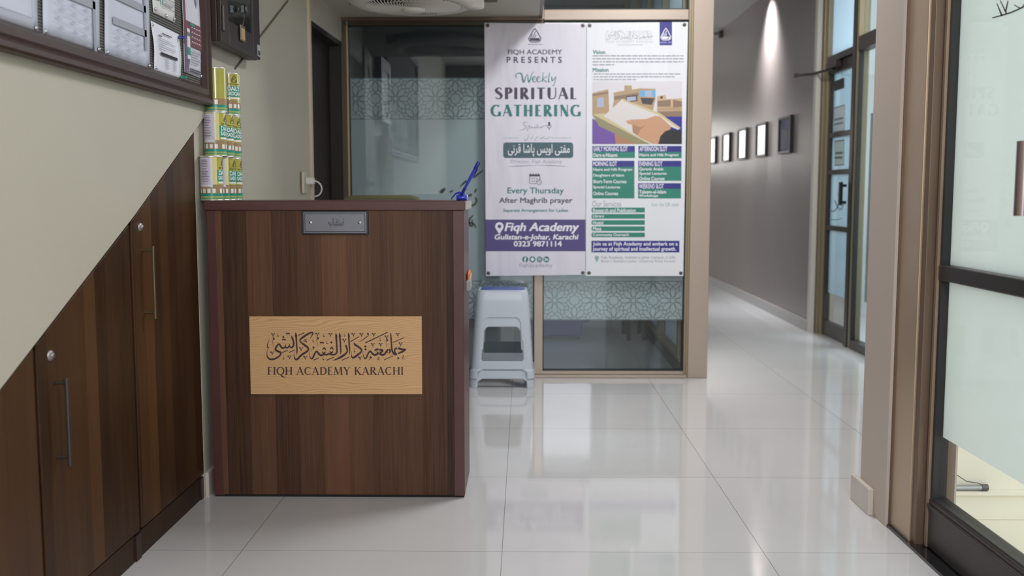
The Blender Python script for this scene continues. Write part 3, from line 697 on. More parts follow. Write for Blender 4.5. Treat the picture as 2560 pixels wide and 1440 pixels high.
# pine board with the burnt-in name
def sg(x, y):    # image pixel to a point on the board's face
    v = onY(x, y, DY - .0125); return (v.x, v.y, v.z)
c4 = [onY(x, y, DY) for x, y in ((625, 790), (1055, 790), (1056, 984), (629, 984))]
b = MB(); b.prism([(v.x, v.z) for v in c4], lambda u, v, w: (u, w, v), DY - .012, DY - .0005, bev=.001); sb = b.build('sign_board', M_pine, dk)
CAL = []
def S(*p): CAL.append(('s', [tuple(q) for q in p]))
def D(x, y, r=34): CAL.append(('d', x, y, r))
O2 = 1883
def S2(*p): CAL.append(('s', [(q[0] + O2, q[1], q[2]) for q in p]))
S((757, 215, 12), (785, 280, 48), (818, 390, 46), (820, 470, 48), (780, 535, 46), (730, 530, 42), (705, 480, 14))
S((712, 440, 14), (690, 510, 40), (645, 545, 46), (600, 530, 40), (585, 480, 10)); S((608, 450, 12), (585, 520, 40), (530, 555, 50), (480, 535, 52), (445, 475, 46), (415, 445, 40), (365, 485, 44), (325, 550, 52), (325, 605, 54), (385, 645, 58), (440, 665, 52), (468, 700, 46), (440, 760, 42), (340, 835, 46), (225, 868, 52), (140, 848, 46), (90, 785, 30), (82, 690, 15), (97, 600, 12), (128, 550, 12))
S((147, 318, 8), (112, 410, 18), (90, 500, 26), (108, 545, 28), (150, 515, 8))
for q in ((636, 155), (690, 155), (536, 250), (526, 322), (580, 322)): D(*q)
S((875, 130, 14), (885, 200, 56), (895, 300, 44), (906, 480, 42), (914, 650, 38), (905, 750, 5)); S((878, 130, 6), (905, 200, 26), (918, 250, 5))
S((1270, 310, 6), (1315, 225, 22), (1352, 160, 36), (1335, 125, 42), (1270, 140, 46), (1170, 195, 54), (1060, 270, 56), (1000, 330, 44), (1015, 385, 36), (1100, 455, 52), (1200, 530, 56), (1228, 590, 46), (1190, 650, 48), (1085, 715, 56), (1000, 780, 52), (935, 855, 56), (880, 868, 50), (840, 810, 26), (832, 730, 12), (860, 645, 5))
for a, b_ in (((950, 205), (1120, 130)), ((505, 682), (660, 615)), ((700, 677), (850, 605)), ((1370, 892), (1520, 822)), ((1735, 892), (1945, 805))): S((*a, 24), (*b_, 20))
S((1190, 305, 10), (1120, 330, 16), (1180, 365, 16), (1175, 392, 14), (1090, 352, 16))
S((1260, 635, 5), (1262, 740, 12), (1282, 820, 26), (1325, 852, 40), (1370, 790, 46), (1420, 685, 46), (1460, 645, 42), (1500, 690, 50), (1565, 752, 54), (1660, 735, 50), (1740, 738, 50), (1800, 715, 46), (1880, 738, 50), (1960, 730, 46), (2015, 690, 42), (2022, 600, 42), (2010, 400, 44), (1998, 220, 50), (1987, 138, 8))
S((1990, 140, 6), (2015, 210, 26), (2030, 262, 5))
for dx, dy in ((0, 0), (210, -15)):
    S((1618 + dx, 615 + dy, 6), (1640 + dx, 575 + dy, 34), (1672 + dx, 555 + dy, 40), (1698 + dx, 585 + dy, 34), (1706 + dx, 618 + dy, 14)); S((1608 + dx, 648 + dy, 8), (1635 + dx, 690 + dy, 40), (1670 + dx, 695 + dy, 44), (1706 + dx, 648 + dy, 10))
for q in ((1578, 405), (1635, 405), (1866, 400)): D(*q)
D(1374, 540, 36); S((1375, 570, 18), (1340, 600, 10), (1300, 620, 6))
S2((205, 135, 12), (215, 200, 48), (225, 320, 44), (236, 500, 42), (246, 650, 34), (235, 742, 4)); S2((208, 135, 6), (232, 200, 24), (250, 248, 5))
S2((380, 452, 8), (395, 520, 50), (424, 615, 42), (400, 690, 46), (300, 772, 60), (185, 838, 52), (80, 882, 24), (18, 897, 4)); S2((383, 455, 6), (405, 490, 22), (424, 522, 5))
S2((455, 132, 12), (462, 200, 46), (470, 320, 42), (480, 500, 42), (491, 640, 32), (482, 747, 4)); S2((458, 135, 6), (478, 195, 22), (496, 248, 5))
S2((605, 402, 14), (640, 460, 56), (740, 530, 52), (812, 590, 46), (812, 650, 42), (740, 722, 56), (650, 790, 62), (585, 822, 54), (540, 780, 30), (533, 700, 12), (549, 630, 4))
S2((510, 378, 24), (752, 236, 20)); S2((735, 395, 6), (860, 320, 20), (1000, 215, 22)); S2((975, 175, 30), (1000, 150, 36), (1010, 205, 24)); S2((925, 412, 30), (1545, 116, 24)); S2((1688, 404, 22), (2005, 260, 20)); S2((268, 897, 22), (477, 802, 20)); S2((1440, 887, 20), (1696, 767, 18))
S2((862, 635, 4), (864, 740, 14), (890, 820, 28), (925, 850, 38), (962, 800, 42), (1012, 690, 44), (1065, 642, 44), (1110, 700, 52), (1180, 745, 60), (1250, 722, 56), (1288, 690, 50))
S2((1170, 635, 10), (1225, 595, 56), (1290, 600, 60)); S2((1312, 600, 62), (1370, 605, 62), (1412, 630, 36), (1370, 668, 44), (1318, 682, 36)); S2((1225, 650, 14), (1290, 700, 40))
S2((1312, 705, 56), (1400, 745, 60), (1462, 715, 52), (1505, 655, 52), (1555, 590, 50)); S2((1520, 660, 20), (1560, 680, 26)); S2((1590, 575, 44), (1612, 640, 50), (1590, 700, 34))
for q in ((925, 512), (930, 590)): CAL.append(('d', q[0] + O2, q[1], 36))
CAL.append(('d', 1070 + O2, 812, 40)); S2((1068, 850, 18), (1040, 875, 12), (990, 897, 5))
S2((1302, 780, 6), (1272, 815, 14), (1312, 832, 14), (1266, 872, 16), (1332, 885, 8))
S2((1620, 128, 8), (1632, 200, 36), (1645, 400, 42), (1662, 600, 44), (1700, 690, 52), (1750, 733, 56), (1800, 712, 62)); S2((1798, 548, 58), (1745, 590, 42), (1738, 650, 40), (1765, 700, 30))
S2((1830, 556, 56), (1940, 590, 58), (2050, 592, 38)); S2((2040, 606, 36), (1940, 660, 52), (1835, 704, 44))
CAL.append(('d', 1836 + O2, 833, 34)); S2((1940, 778, 8), (1990, 770, 14), (1950, 850, 14), (2020, 855, 10))
for x, y in ((255, 140), (230, 645), (710, 760), (1030, 530), (1145, 765), (1480, 130), (1845, 135)) + tuple((a + O2, c) for a, c in ((345, 295), (595, 135), (820, 135), (1160, 135), (780, 785), (1135, 415), (1350, 410), (1515, 205), (1825, 135), (1905, 395))):
    S((x - 55, y + 35, 22), (x - 34, y + 12, 26), (x - 12, y + 55, 20), (x, y + 112, 6)); S((x + 52, y + 22, 18), (x + 28, y + 12, 18), (x + 12, y + 60, 14), (x, y + 112, 5))
for x, y in ((390, 135), (550, 768), (1365, 285), (1665, 145), (1750, 340), (1645, 780)) + tuple((a + O2, c) for a, c in ((350, 130), (625, 572), (1340, 250))):
    S((x + 4, y, 5), (x - 14, y + 60, 12), (x - 2, y + 98, 22), (x + 28, y + 76, 5))
for x, y in ((258, 262), (1482, 250), (1515 + O2, 300)):
    S((x - 20, y, 10), (x + 5, y + 14, 34), (x + 26, y + 38, 34), (x, y + 56, 26), (x - 22, y + 80, 12), (x - 12, y + 160, 10), (x + 4, y + 250, 6))
def calligraphy(mb, mp, mi=0, light=1.0):
    mp0 = mp
    for i, it in enumerate(CAL):
        def mp(x, y, i=i):
            q = mp0(x, y); return (q[0], q[1] - (i % 30) * 1.5e-5, q[2])
        if it[0] == 's': mb.stroke([(x, y, max(w * light, 4)) for x, y, w in it[1]], mp, mi, sub=4)
        else:
            _, x, y, r = it; mb.poly([(x - r, y - 3), (x - 3, y - r), (x + r, y + 3), (x + 3, y + r)], mp, mi)
b = MB()
calligraphy(b, lambda x, y: sg(660 + x * 190 / 2105, 820 + y * 130 / 1440))
caps(b, 'FIQH ACADEMY KARACHI', 669, 917.5, 1008, 937, sg, 0, .155, .058, .045, .12, .38)
b.build('lettering', M_ink, sb)
# steel name plate
b = MB(); b.box(-.780, DY - .008, .948, -.545, DY, 1.032, bev=.002); npl = b.build('name_plate', M_black, dk)
b = MB(); b.box(-.7735, DY - .0105, .9535, -.5515, DY - .008, 1.0265, bev=.0008); b.build('steel_face', mat('brushed_plate', (.20, .20, .23), .40, .85, noise=.06, nscale=40), npl)
b = MB()
def npm(x, z): return (x, DY - .0109, z)
for q in ((-.769, .958, -.556, .960), (-.769, 1.020, -.556, 1.022), (-.769, .958, -.767, 1.022), (-.558, .958, -.556, 1.022)): b.rect(*q, npm)
def npx(x, y):
    v = onY(x, y, DY - .0109); return (v.x, v.y, v.z)
b.text(arabic('استقبالیہ'), 820, 545, 860, 569, npx, 0)
b.build('lettering', mat('plate_ink', (.02, .02, .022), .5), npl)
for x in (-.748, -.575):
    b = MB(); b.lathe([(0, -.0035), (.004, -.003), (.006, 0)], (x, DY - .0105, .991), 16, 0, 'Y'); b.build('screw', mat('bright_steel', (.8, .8, .82), .2, 1), npl)

# leaflet pocket on the desk's right side
lp = thing('leaflet_pocket', 'small grey pocket with an orange leaflet at the right side of the desk', 'leaflet holder', (-.205, 3.72, .74))
b = MB(); b.prism([(3.64, .735), (3.80, .735), (3.80, .79), (3.64, .77)], lambda y, z, w: (w, y, z), -.2115, -.199, bev=.001); b.build('pocket', mat('pocket_grey', (.34, .32, .32), .5), lp)
b = MB(); b.prism([(3.66, .76), (3.78, .76), (3.78, .802), (3.66, .795)], lambda y, z, w: (w, y, z), -.208, -.202); b.build('leaflet', mat('orange_card', (.75, .22, .04), .6), lp)

# blue pen on its stand
ps = thing('desk_pen', 'blue ballpoint pen tilted on a blue base with a cord at the desk corner', 'pen', (-.222, 3.56, 1.067))
M_blue = mat('blue_plastic', (.030, .050, .50), .25); M_blue2 = mat('dark_blue_plastic', (.018, .022, .26), .3)
b = MB(); b.lathe([(0, 0), (.009, 0), (.0098, .001), (.0098, .036), (.009, .037), (0, .037)], (-.2405, 3.56, 1.0768), 24, 0, 'X'); base = b.build('base', M_blue, ps)
b = MB(); b.lathe([(0, .0415), (.007, .0415), (.0092, .040), (.0092, .0365)], (-.2405, 3.56, 1.0768), 24, 0, 'X'); b.build('base_cap', mat('pale_blue_plastic', (.36, .38, .55), .3), base)
p0, p1 = Vector((-.221, 3.555, 1.090)), Vector((-.158, 3.52, 1.203))
dv = (p1 - p0)
b = MB(); b.tube([p0 + dv * .18, p0 + dv * .5, p0 + dv * .80], [.0045, .006, .006], 14); b.build('barrel', M_blue, ps)
b = MB(); b.tube([p0 - dv * .04, p0, p0 + dv * .2], [.003, .0055, .0055], 14); b.build('grip', M_blue2, ps)
b = MB(); b.tube([p0 + dv * .78, p0 + dv * .8, p0 + dv * .97, p0 + dv], [.0063, .0072, .0068, .003], 14); b.tube([p0 + dv * .82 + Vector((.006, -.003, -.004)), p0 + dv * .55 + Vector((.0075, -.003, -.005))], .0018, 6); b.build('cap', M_blue2, ps)
b = MB(); pts = []
for k in range(120):
    t = k / 119; a = t * 2 * pi * 15
    px = -.222 - .036 * t; pz = 1.094 + .004 * math.sin(t * 3) - .022 * t * t; r_ = .0028
    pts.append((px + r_ * math.cos(a) * .4, 3.55 + r_ * math.cos(a), pz + r_ * math.sin(a)))
b.tube(pts, .0011, 6)
b.tube([(-.222 + .010 * math.cos(k * .5), 3.553 + .006 * math.sin(k * .5), 1.092 + .004 * math.sin(k * .9)) for k in range(14)], .0016, 6); b.build('cord', M_blue, ps)

# ------------------------------------------------------------------ emblem of the academy
def emblem(mb, cx, top, w, h, mp, mi=0, lw=1.0):
    """rounded triangle of slanted bars on a base"""
    out = [(0, 0), (.18, .22), (.36, .52), (.50, .74), (.44, .90), (.30, 1.0), (0, 1.0), (-.30, 1.0), (-.44, .90), (-.50, .74), (-.36, .52), (-.18, .22), (0, 0)]
    mb.stroke([(cx + u * w, top + v * h, lw * 1.3) for u, v in out], mp, mi, smooth=False)
    mb.poly([(cx - .42 * w, top + .72 * h), (cx + .42 * w, top + .72 * h), (cx + .36 * w, top + .92 * h), (cx - .36 * w, top + .92 * h)], mp, mi)
    for k in range(5):
        u = -.36 + k * .16; v0 = .74; v1 = max(.16, abs(u + .22) * 1.5 + .18)
        mb.stroke([(cx + u * w, top + v0 * h, lw), (cx + (u + (v0 - v1) * .5) * w, top + v1 * h, lw)], mp, mi, smooth=False)
def bars(mb, x0, x1, y, hgt, mp, mi, seed, last=1.0):
    """a line of print too small to read"""
    r = random.Random(seed); x = x0; xe = x0 + (x1 - x0) * last
    while x < xe - 2:
        w = min(r.uniform(6, 17) * hgt / 3.2, xe - x); mb.rect(x, y - hgt / 2, x + w, y + hgt / 2, mp, mi); x += w + 2.2 * hgt / 3.2
# ------------------------------------------------------------------ posters
PY = G - .0345
def post(o=0.0):
    def f(x, y):
        v = onY(x, y, PY - o); return (v.x, v.y, v.z)
    return f
INK = mat('poster_ink', (.065, .050, .085), .5); TEAL = mat('poster_teal', (.035, .19, .18), .5); WHITE = mat('poster_white', (.86, .85, .92), .5); PURP = mat('poster_purple', (.075, .055, .20), .45)
GREY = mat('poster_grey', (.34, .33, .39), .6); LIGHT = mat('poster_light_grey', (.50, .50, .56), .6); BOX = mat('poster_slate', (.050, .115, .135), .45); NAVY = mat('poster_navy', (.020, .020, .22), .4); GREEN = mat('poster_green', (.020, .22, .155), .45)
M_v1 = vinyl('banner_vinyl', (.70, .68, .76)); M_v2 = vinyl('banner_vinyl_cool', (.76, .78, .82))
def sheet(name, c, m, root):
    q = [onY(x, y, PY) for x, y in c]
    b = MB(); b.prism([(v.x, v.z) for v in q], lambda u, v, w: (u, w, v), PY - .0006, PY + .0006); return b.build(name, m, root)
def eyelets(root, pts):
    for x, y in pts:
        v = onY(x, y, PY); b = MB(); b.lathe([(.004, -.0016), (.009, -.002), (.011, -.0006)], (v.x, PY, v.z), 16, 0, 'Y'); b.lathe([(0, -.0012), (.005, -.0012)], (v.x, PY, v.z), 12, 1, 'Y'); b.build('eyelet', [M_steel_d, M_black], root)
v0 = onY(1340, 690, PY)
p1 = thing('poster', 'white banner headed weekly spiritual gathering on the glass, left of the pair', 'poster', tuple(v0), 'banners on the glass partition')
sh = sheet('sheet', [(1211, 57), (1466, 60), (1463.5, 687), (1215, 690)], M_v1, p1)
A_ = post(.0012); B_ = post(.0020)
b = MB()   # panels
def part_of(sheet_, name, mats):
    global b
    b.build(name, mats, sheet_); b = MB()
b.rect(1214, 549, 1463.5, 628, A_, 0); part_of(sh, 'contact_band', PURP)
rr = []
for cx, cy, a0 in ((1265, 363, 180), (1426, 363, 270), (1426, 388, 0), (1265, 388, 90)): rr += [(cx + 7 * math.cos(R(a0 + k * 18)), cy + 7 * math.sin(R(a0 + k * 18))) for k in range(6)]
b.poly(rr, A_); part_of(sh, 'speaker_panel', BOX)
for k, x in enumerate((1313, 1331, 1349, 1366)):
    b.disc(x, 648.5, 7.6, A_, 0)
    if k == 0: b.text('f', 1310.5, 643.5, 1315.5, 656, B_, 1, .04)
    if k == 1: b.poly([(1326, 648.5), (1331, 643), (1336, 648.5), (1331, 654)], B_, 1)
    if k == 2: b.stroke([(1345, 644.5, 1), (1353, 644.5, 1), (1353, 652.5, 1), (1345, 652.5, 1), (1345, 644.5, 1)], B_, 1, smooth=False); b.stroke([(1349 + 2 * math.cos(q * pi / 4), 648.5 + 2 * math.sin(q * pi / 4), .9) for q in range(9)], B_, 1, smooth=False)
    if k == 3: b.text('in', 1362, 644.5, 1370, 652, B_, 1, .04)
    part_of(sh, 'social_icon', [TEAL, WHITE])
PM = [INK, TEAL, WHITE, WHITE, LIGHT, GREY, mat('poster_lilac', (.22, .22, .50), .5), mat('poster_sage', (.30, .42, .40), .5)]
emblem(b, 1337, 71, 31, 34, A_, 0, 1.8)
bars(b, 1320, 1358, 111, 2.2, A_, 5, 3); part_of(sh, 'emblem', PM)
b.text('FIQH ACADEMY', 1270, 124, 1405, 138, A_, 0, .018); part_of(sh, 'lettering', PM); b.text('PRESENTS', 1267, 142, 1404, 157, A_, 0, .03, 0, 1.6); part_of(sh, 'lettering', PM)
for st in ([(1292, 195, 2), (1289, 188, 2), (1295, 183, 2), (1304, 186, 3.5), (1309, 206, 3.5), (1318, 185, 1.2), (1322, 206, 3.5), (1331, 182, 1.2), (1336, 181, 1)], [(1332, 199, 1), (1339, 195, 1.2), (1336, 191, 2), (1331, 197, 3), (1335, 205, 2), (1343, 201, 1)],
           [(1344, 199, 1), (1350, 195, 1.2), (1347, 191, 2), (1342, 197, 3), (1346, 205, 2), (1354, 201, 1)], [(1358, 181, 1.5), (1356, 205, 2.6)], [(1368, 191, 1.5), (1358, 198, 1.5), (1367, 205, 2.5)], [(1374, 181, 1.5), (1371, 204, 2.6), (1376, 203, 1)],
           [(1379, 192, 2.4), (1381, 202, 2.6), (1390, 192, 1.4), (1385, 212, 2), (1380, 214, 1.6)]): b.stroke(st, A_, 1)
part_of(sh, 'lettering', PM)
caps(b, 'SPIRITUAL', 1237, 219, 1442, 248, A_, 0, .25, .085, 0, .13); caps(b, 'GATHERING', 1228, 262, 1452, 291, A_, 1, .25, .085, 0, .12); part_of(sh, 'title', PM)
for st in ([(1318, 307, 1), (1309, 306, 1.5), (1310, 312, 1.6), (1315, 317, 1.8), (1308, 324, 1.4), (1298, 326, .8)], [(1318, 328, 1.2), (1321, 316, 1.2), (1325, 315, 1.2), (1323, 320, 1), (1330, 319, 1.2), (1327, 316, 1), (1333, 320, 1.2), (1338, 316, 1.2), (1336, 320, 1.2), (1341, 319, 1)],
           [(1344, 309, 1.2), (1342, 320, 1.4), (1347, 315, 1), (1348, 320, 1.2), (1354, 317, 1), (1352, 320, 1), (1358, 316, 1.4), (1366, 313, .8)]): b.stroke(st, A_, 5)
part_of(sh, 'lettering', PM)
b.stroke([(1373, 305, 5), (1373, 315, 5)], A_, 0, smooth=False); b.stroke([(1368, 312, 1), (1369, 318, 1.2), (1373, 320, 1.2), (1377, 318, 1.2), (1378, 312, 1)], A_, 0); b.stroke([(1373, 320, 1.4), (1373, 325, 1.4)], A_, 0, smooth=False); part_of(sh, 'microphone_icon', PM)
bars(b, 1261, 1297, 345, 2.2, A_, 4, 8); bars(b, 1378, 1430, 345, 2.2, A_, 4, 9)
for st in ([(1322, 338, 1), (1319, 347, 1.6), (1313, 351, 1.8), (1310, 345, 1)], [(1332, 338, 1), (1330, 346, 1.6), (1325, 348, 1.4)], [(1345, 341, 1.4), (1338, 348, 1.6), (1336, 353, 1.2)], [(1362, 340, 1), (1354, 346, 1.6), (1348, 346, 1)], [(1376, 342, 1), (1366, 347, 1.4), (1360, 345, 1)]): b.stroke(st, A_, 5)
part_of(sh, 'lettering', PM)
b.text(arabic('مفتی اویس پاشا قرنی'), 1270, 360, 1424, 391, B_, 2, .012); part_of(sh, 'lettering', PM)
b.text('Director, Fiqh Academy', 1277, 399, 1405, 411, A_, 5, 0, 0, 1.05)
b.stroke([(1273, 416, 1), (1300, 415, 2.2), (1340, 413.5, .6), (1380, 414, 1.8), (1413, 416, 1)], A_, 5)
part_of(sh, 'lettering', PM)
b.rect(1323, 436, 1350, 441, A_, 0)
for x in (1327, 1333, 1340, 1346): b.rect(x - 1, 433, x + 1, 437, A_, 0)
b.stroke([(1324, 438, 1.5), (1324, 459, 1.5), (1340, 459, 1.5)], A_, 0, smooth=False); b.stroke([(1349.5, 440, 1.5), (1349.5, 449, 1.5)], A_, 0, smooth=False)
for x in (1330, 1336, 1342):
    for y in (446, 453): b.rect(x - 1.3, y - 1.3, x + 1.3, y + 1.3, A_, 0)
b.stroke([(1347.5 + 6 * math.cos(k * pi / 8), 455.5 + 6 * math.sin(k * pi / 8), 1.4) for k in range(17)], A_, 0, smooth=False); b.stroke([(1347.5, 452, 1.1), (1347.5, 456, 1.1), (1350, 456, 1.1)], A_, 0, smooth=False)
part_of(sh, 'calendar_icon', PM)
b.text('Every Thursday', 1269, 469, 1409, 488, A_, 1, .022); part_of(sh, 'lettering', PM); b.text('After Maghrib prayer', 1248, 494, 1431, 511.5, A_, 0, .022); part_of(sh, 'lettering', PM); b.text('Separate Arrangement for Ladies', 1258, 522, 1420, 532, A_, 1, .022)
part_of(sh, 'lettering', PM)
b.poly([(1248.5 + 10.5 * math.cos(R(a)), 566 + 10.5 * math.sin(R(a))) for a in range(-220, 41, 13)] + [(1248.5, 586)], B_, 2)
part_of(sh, 'location_icon', PM)
b.text('Fiqh Academy', 1262, 557, 1447, 584, B_, 2, .035, .22); part_of(sh, 'lettering', PM); b.text('Gulistan-e-Johar, Karachi', 1237, 586, 1446, 602.5, B_, 2, .035, .18); part_of(sh, 'lettering', PM); b.text('0323 9871114', 1285, 603, 1404, 616, B_, 2, .035)
part_of(sh, 'lettering', PM)
b.text('fiqhacademy', 1298, 658, 1381, 671, A_, 5, 0, 0, 1.08)
b.build('lettering', PM, sh)
b = MB(); b.disc(1248.5, 566, 4.6, post(.0028), 0); b.build('pin_centre', PURP, sh)
eyelets(p1, ((1219, 63.5), (1457, 64), (1221, 683), (1457, 682)))

v0 = onY(1590, 690, PY)
p2 = thing('poster', 'white banner with course slots and a building photograph on the glass, right of the pair', 'poster', tuple(v0), 'banners on the glass partition')
sh = sheet('sheet', [(1467, 57), (1720, 55), (1708, 690), (1464.5, 690)], M_v2, p2)
b = MB()
b.rect(1649, 55, 1680, 113, A_); part_of(sh, 'emblem_tag', NAVY)
for q in ((1481, 365, 1587, 380, 395), (1596, 365, 1704, 380, 395.5), (1480.5, 402, 1586, 417, 496), (1595.5, 402, 1703.5, 416.5, 452), (1595.2, 458, 1702.5, 472, 496)):
    b.rect(*q[:4], A_, 0); b.rect(q[0], q[3], q[2], q[4], A_, 1); part_of(sh, 'slot_panel', [NAVY, GREEN])
for y0, y1 in ((519, 531), (535, 546.5), (550.5, 562), (566, 577.5), (581.5, 593)):
    b.poly([(1480, y0), (1612, y0), (1612, y1), (1480, y1), (1478.5, (y0 + y1) / 2)], A_); part_of(sh, 'service_bar', GREEN)
b.rect(1478.5, 602, 1698.5, 631, A_); part_of(sh, 'closing_band', NAVY)
calligraphy(b, lambda x, y: A_(1513 + (x - 60) * 120 / 3900, 76 + (y - 110) * 24 / 790), 5, .8); part_of(sh, 'calligraphy', PM)
b.text('FIQH ACADEMY KARACHI', 1515, 101.5, 1632, 108, A_, 4, 0, 0, 1.15); bars(b, 1543, 1608, 112, 1.8, A_, 4, 4)
part_of(sh, 'lettering', PM)
emblem(b, 1664.7, 70, 25, 30, B_, 2, 1.5); bars(b, 1651, 1678, 106, 4, B_, 6, 5); part_of(sh, 'emblem', PM)
b.text('Vision', 1482, 125.5, 1513, 135, A_, 1, .035); part_of(sh, 'lettering', PM); b.text('Mission', 1482, 170, 1521, 179.5, A_, 1, .035)
for i, y in enumerate((139.5, 147, 154.5, 162)): bars(b, 1481.5, 1709, y, 2.8, A_, 5, 20 + i, 1 if i < 3 else .25)
for i, y in enumerate((185, 192, 199)): bars(b, 1484, 1709, y, 2.6, A_, 5, 30 + i, (.97, .90, .48)[i]); b.disc(1480.5, 185 + 7 * i, 1, A_, 5, 8)
part_of(sh, 'lettering', PM)
for s_, x0, y0, x1, y1 in (('EARLY MORNING SLOT', 1484, 366.5, 1569, 378), ('AFTERNOON SLOT', 1599, 366.5, 1668, 378), ('MORNING SLOT', 1483, 404, 1542, 415), ('EVENING SLOT', 1598.5, 404, 1656, 415), ('WEEKEND SLOT', 1598, 460, 1659, 471)): b.text(s_, x0, y0, x1, y1, B_, 2, .02); part_of(sh, 'lettering', PM)
for s_, x0, x1, y in (('Dars-e-Nizami', 1483.5, 1543, 387.5), ('Nazra and Hifz Program', 1599, 1696, 388), ('Nazra and Hifz Program', 1483, 1580, 424.5), ('Daughters of Islam', 1483, 1560, 439), ('Short-Term Courses', 1483, 1566, 453.5), ('Special Lectures', 1483, 1550, 468.5), ('Online Courses', 1483, 1545, 483.5),
                      ('Quranic Arabic', 1598.5, 1659, 423), ('Special Lectures', 1598.5, 1666, 434.5), ('Online Courses', 1598.5, 1661, 446), ('Taleem-ul-Islam', 1598, 1665, 479.5), ('Workshops', 1598, 1645, 490),
                      ('Research and Publication', 1482.5, 1589, 525.5), ('Library', 1482.5, 1510, 541), ('Hostel', 1482.5, 1508, 556.5), ('Mess', 1482.5, 1503, 571.5), ('Community Outreach', 1482.5, 1572, 587.5)): b.text(s_, x0, y - 4.2, x1, y + 4.4, B_, 2, .025); part_of(sh, 'lettering', PM)
part_of(sh, 'lettering', PM)
b.text('Our Services', 1481, 502, 1553, 517, A_, 5, .0); part_of(sh, 'lettering', PM); b.text('Scan the QR code', 1628.5, 507, 1697, 517, A_, 7, 0)
part_of(sh, 'lettering', PM)
b.text('Join us at Fiqh Academy and embark on a', 1482.5, 605, 1694, 616.5, B_, 2, .03, 0, 1.04); part_of(sh, 'lettering', PM); b.text('journey of spiritual and intellectual growth.', 1482.5, 617.5, 1690, 629.5, B_, 2, .03, 0, 1.04)
part_of(sh, 'lettering', PM)
b.poly([(1492 + 5.5 * math.cos(R(a)), 644.5 + 5.5 * math.sin(R(a))) for a in range(-220, 41, 20)] + [(1492, 656)], A_, 7)
b.text('Fiqh Academy, Gulistan-e-Johar Campus, C-335,', 1503, 640, 1690, 648.5, A_, 5, .01); part_of(sh, 'lettering', PM); b.text('Block-1 Gulistan-e-Johar, University Road, Karachi.', 1503, 649.5, 1690, 658, A_, 5, .0)
b.build('lettering', PM, sh)
# the printed photograph
cols = {'sky': (.70, .68, .72), 'tan': (.46, .32, .19), 'brown': (.27, .18, .12), 'sand': (.58, .42, .25), 'blue': (.16, .42, .68), 'glass': (.42, .46, .60), 'navy': (.03, .03, .28), 'purple': (.17, .09, .36), 'page': (.70, .66, .64), 'edge': (.60, .52, .30), 'edge2': (.30, .27, .15), 'skin': (.58, .32, .19), 'skin2': (.42, .22, .13), 'sleeve': (.020, .020, .024), 'dk': (.07, .06, .06)}
ck = list(cols)
def cr(x, y, o=0): return post(.0012 + o)(1450 + x / 4.234, 40 + y / 4.234)
b = MB(); lay = 0
for c_, pts in (('sky', [(130, 690), (1080, 690), (1080, 1355), (130, 1355)]), ('tan', [(130, 815), (300, 775), (312, 1060), (130, 1060)]), ('brown', [(130, 830), (300, 800), (300, 820), (130, 850)]), ('glass', [(180, 870), (250, 860), (255, 960), (180, 970)]),
                ('tan', [(355, 810), (470, 790), (470, 735), (545, 735), (550, 780), (630, 765), (800, 770), (800, 880), (760, 1050), (330, 1050), (360, 890)]), ('brown', [(360, 850), (620, 810), (620, 850), (360, 890)]), ('dk', [(485, 850), (605, 835), (610, 900), (485, 915)]), ('glass', [(495, 860), (590, 850), (595, 890), (495, 905)]),
                ('blue', [(632, 790), (800, 785), (800, 860), (632, 850)]), ('glass', [(690, 790), (760, 788), (760, 858), (690, 852)]), ('dk', [(640, 865), (790, 870), (760, 940), (660, 930)]), ('sand', [(815, 850), (905, 835), (915, 880), (1080, 870), (1080, 1065), (815, 1065)]), ('brown', [(820, 900), (960, 885), (960, 960), (820, 960)]), ('dk', [(850, 850), (875, 848), (875, 875), (850, 876)]), ('brown', [(985, 885), (1080, 905), (1080, 960), (985, 970)]), ('tan', [(820, 970), (1080, 965), (1080, 1000), (820, 1000)]), ('brown', [(820, 1010), (1080, 1005), (1080, 1065), (820, 1065)]),
                ('navy', [(780, 1065), (1080, 1065), (1080, 1250), (780, 1250)]), ('purple', [(130, 1085), (420, 1230), (440, 1355), (130, 1355)]), ('skin2', [(365, 1250), (480, 1260), (640, 1355), (380, 1355)]), ('edge2', [(130, 1040), (740, 1355), (600, 1355), (200, 1165)]),
                ('edge', [(130, 1040), (260, 1030), (760, 1340), (735, 1355)]), ('page', [(250, 1060), (450, 878), (620, 950), (840, 1030), (1060, 1185), (1040, 1205), (860, 1130), (770, 1355), (700, 1330)]), ('edge', [(450, 878), (620, 940), (840, 1025), (1062, 1180), (1055, 1200), (835, 1050), (460, 900)]),
                ('skin', [(487, 1108), (560, 1095), (700, 1090), (800, 1055), (850, 1065), (960, 1165), (955, 1200), (880, 1250), (840, 1355), (760, 1350), (640, 1290), (560, 1235), (548, 1150), (500, 1140)]), ('skin2', [(560, 1150), (640, 1180), (700, 1150), (640, 1200), (610, 1260), (556, 1230)]),
                ('sleeve', [(850, 1275), (900, 1220), (960, 1200), (1078, 1215), (1078, 1355), (828, 1355)])):
    lay += .00004
    b.poly(pts, lambda x, y, l=lay: cr(x, y, l), ck.index(c_))
b.build('printed_picture', [mat('photo_' + k, v, .5) for k, v in cols.items()], sh)
eyelets(p2, ((1474, 64), (1711, 62), (1472.5, 682.5), (1702, 683)))

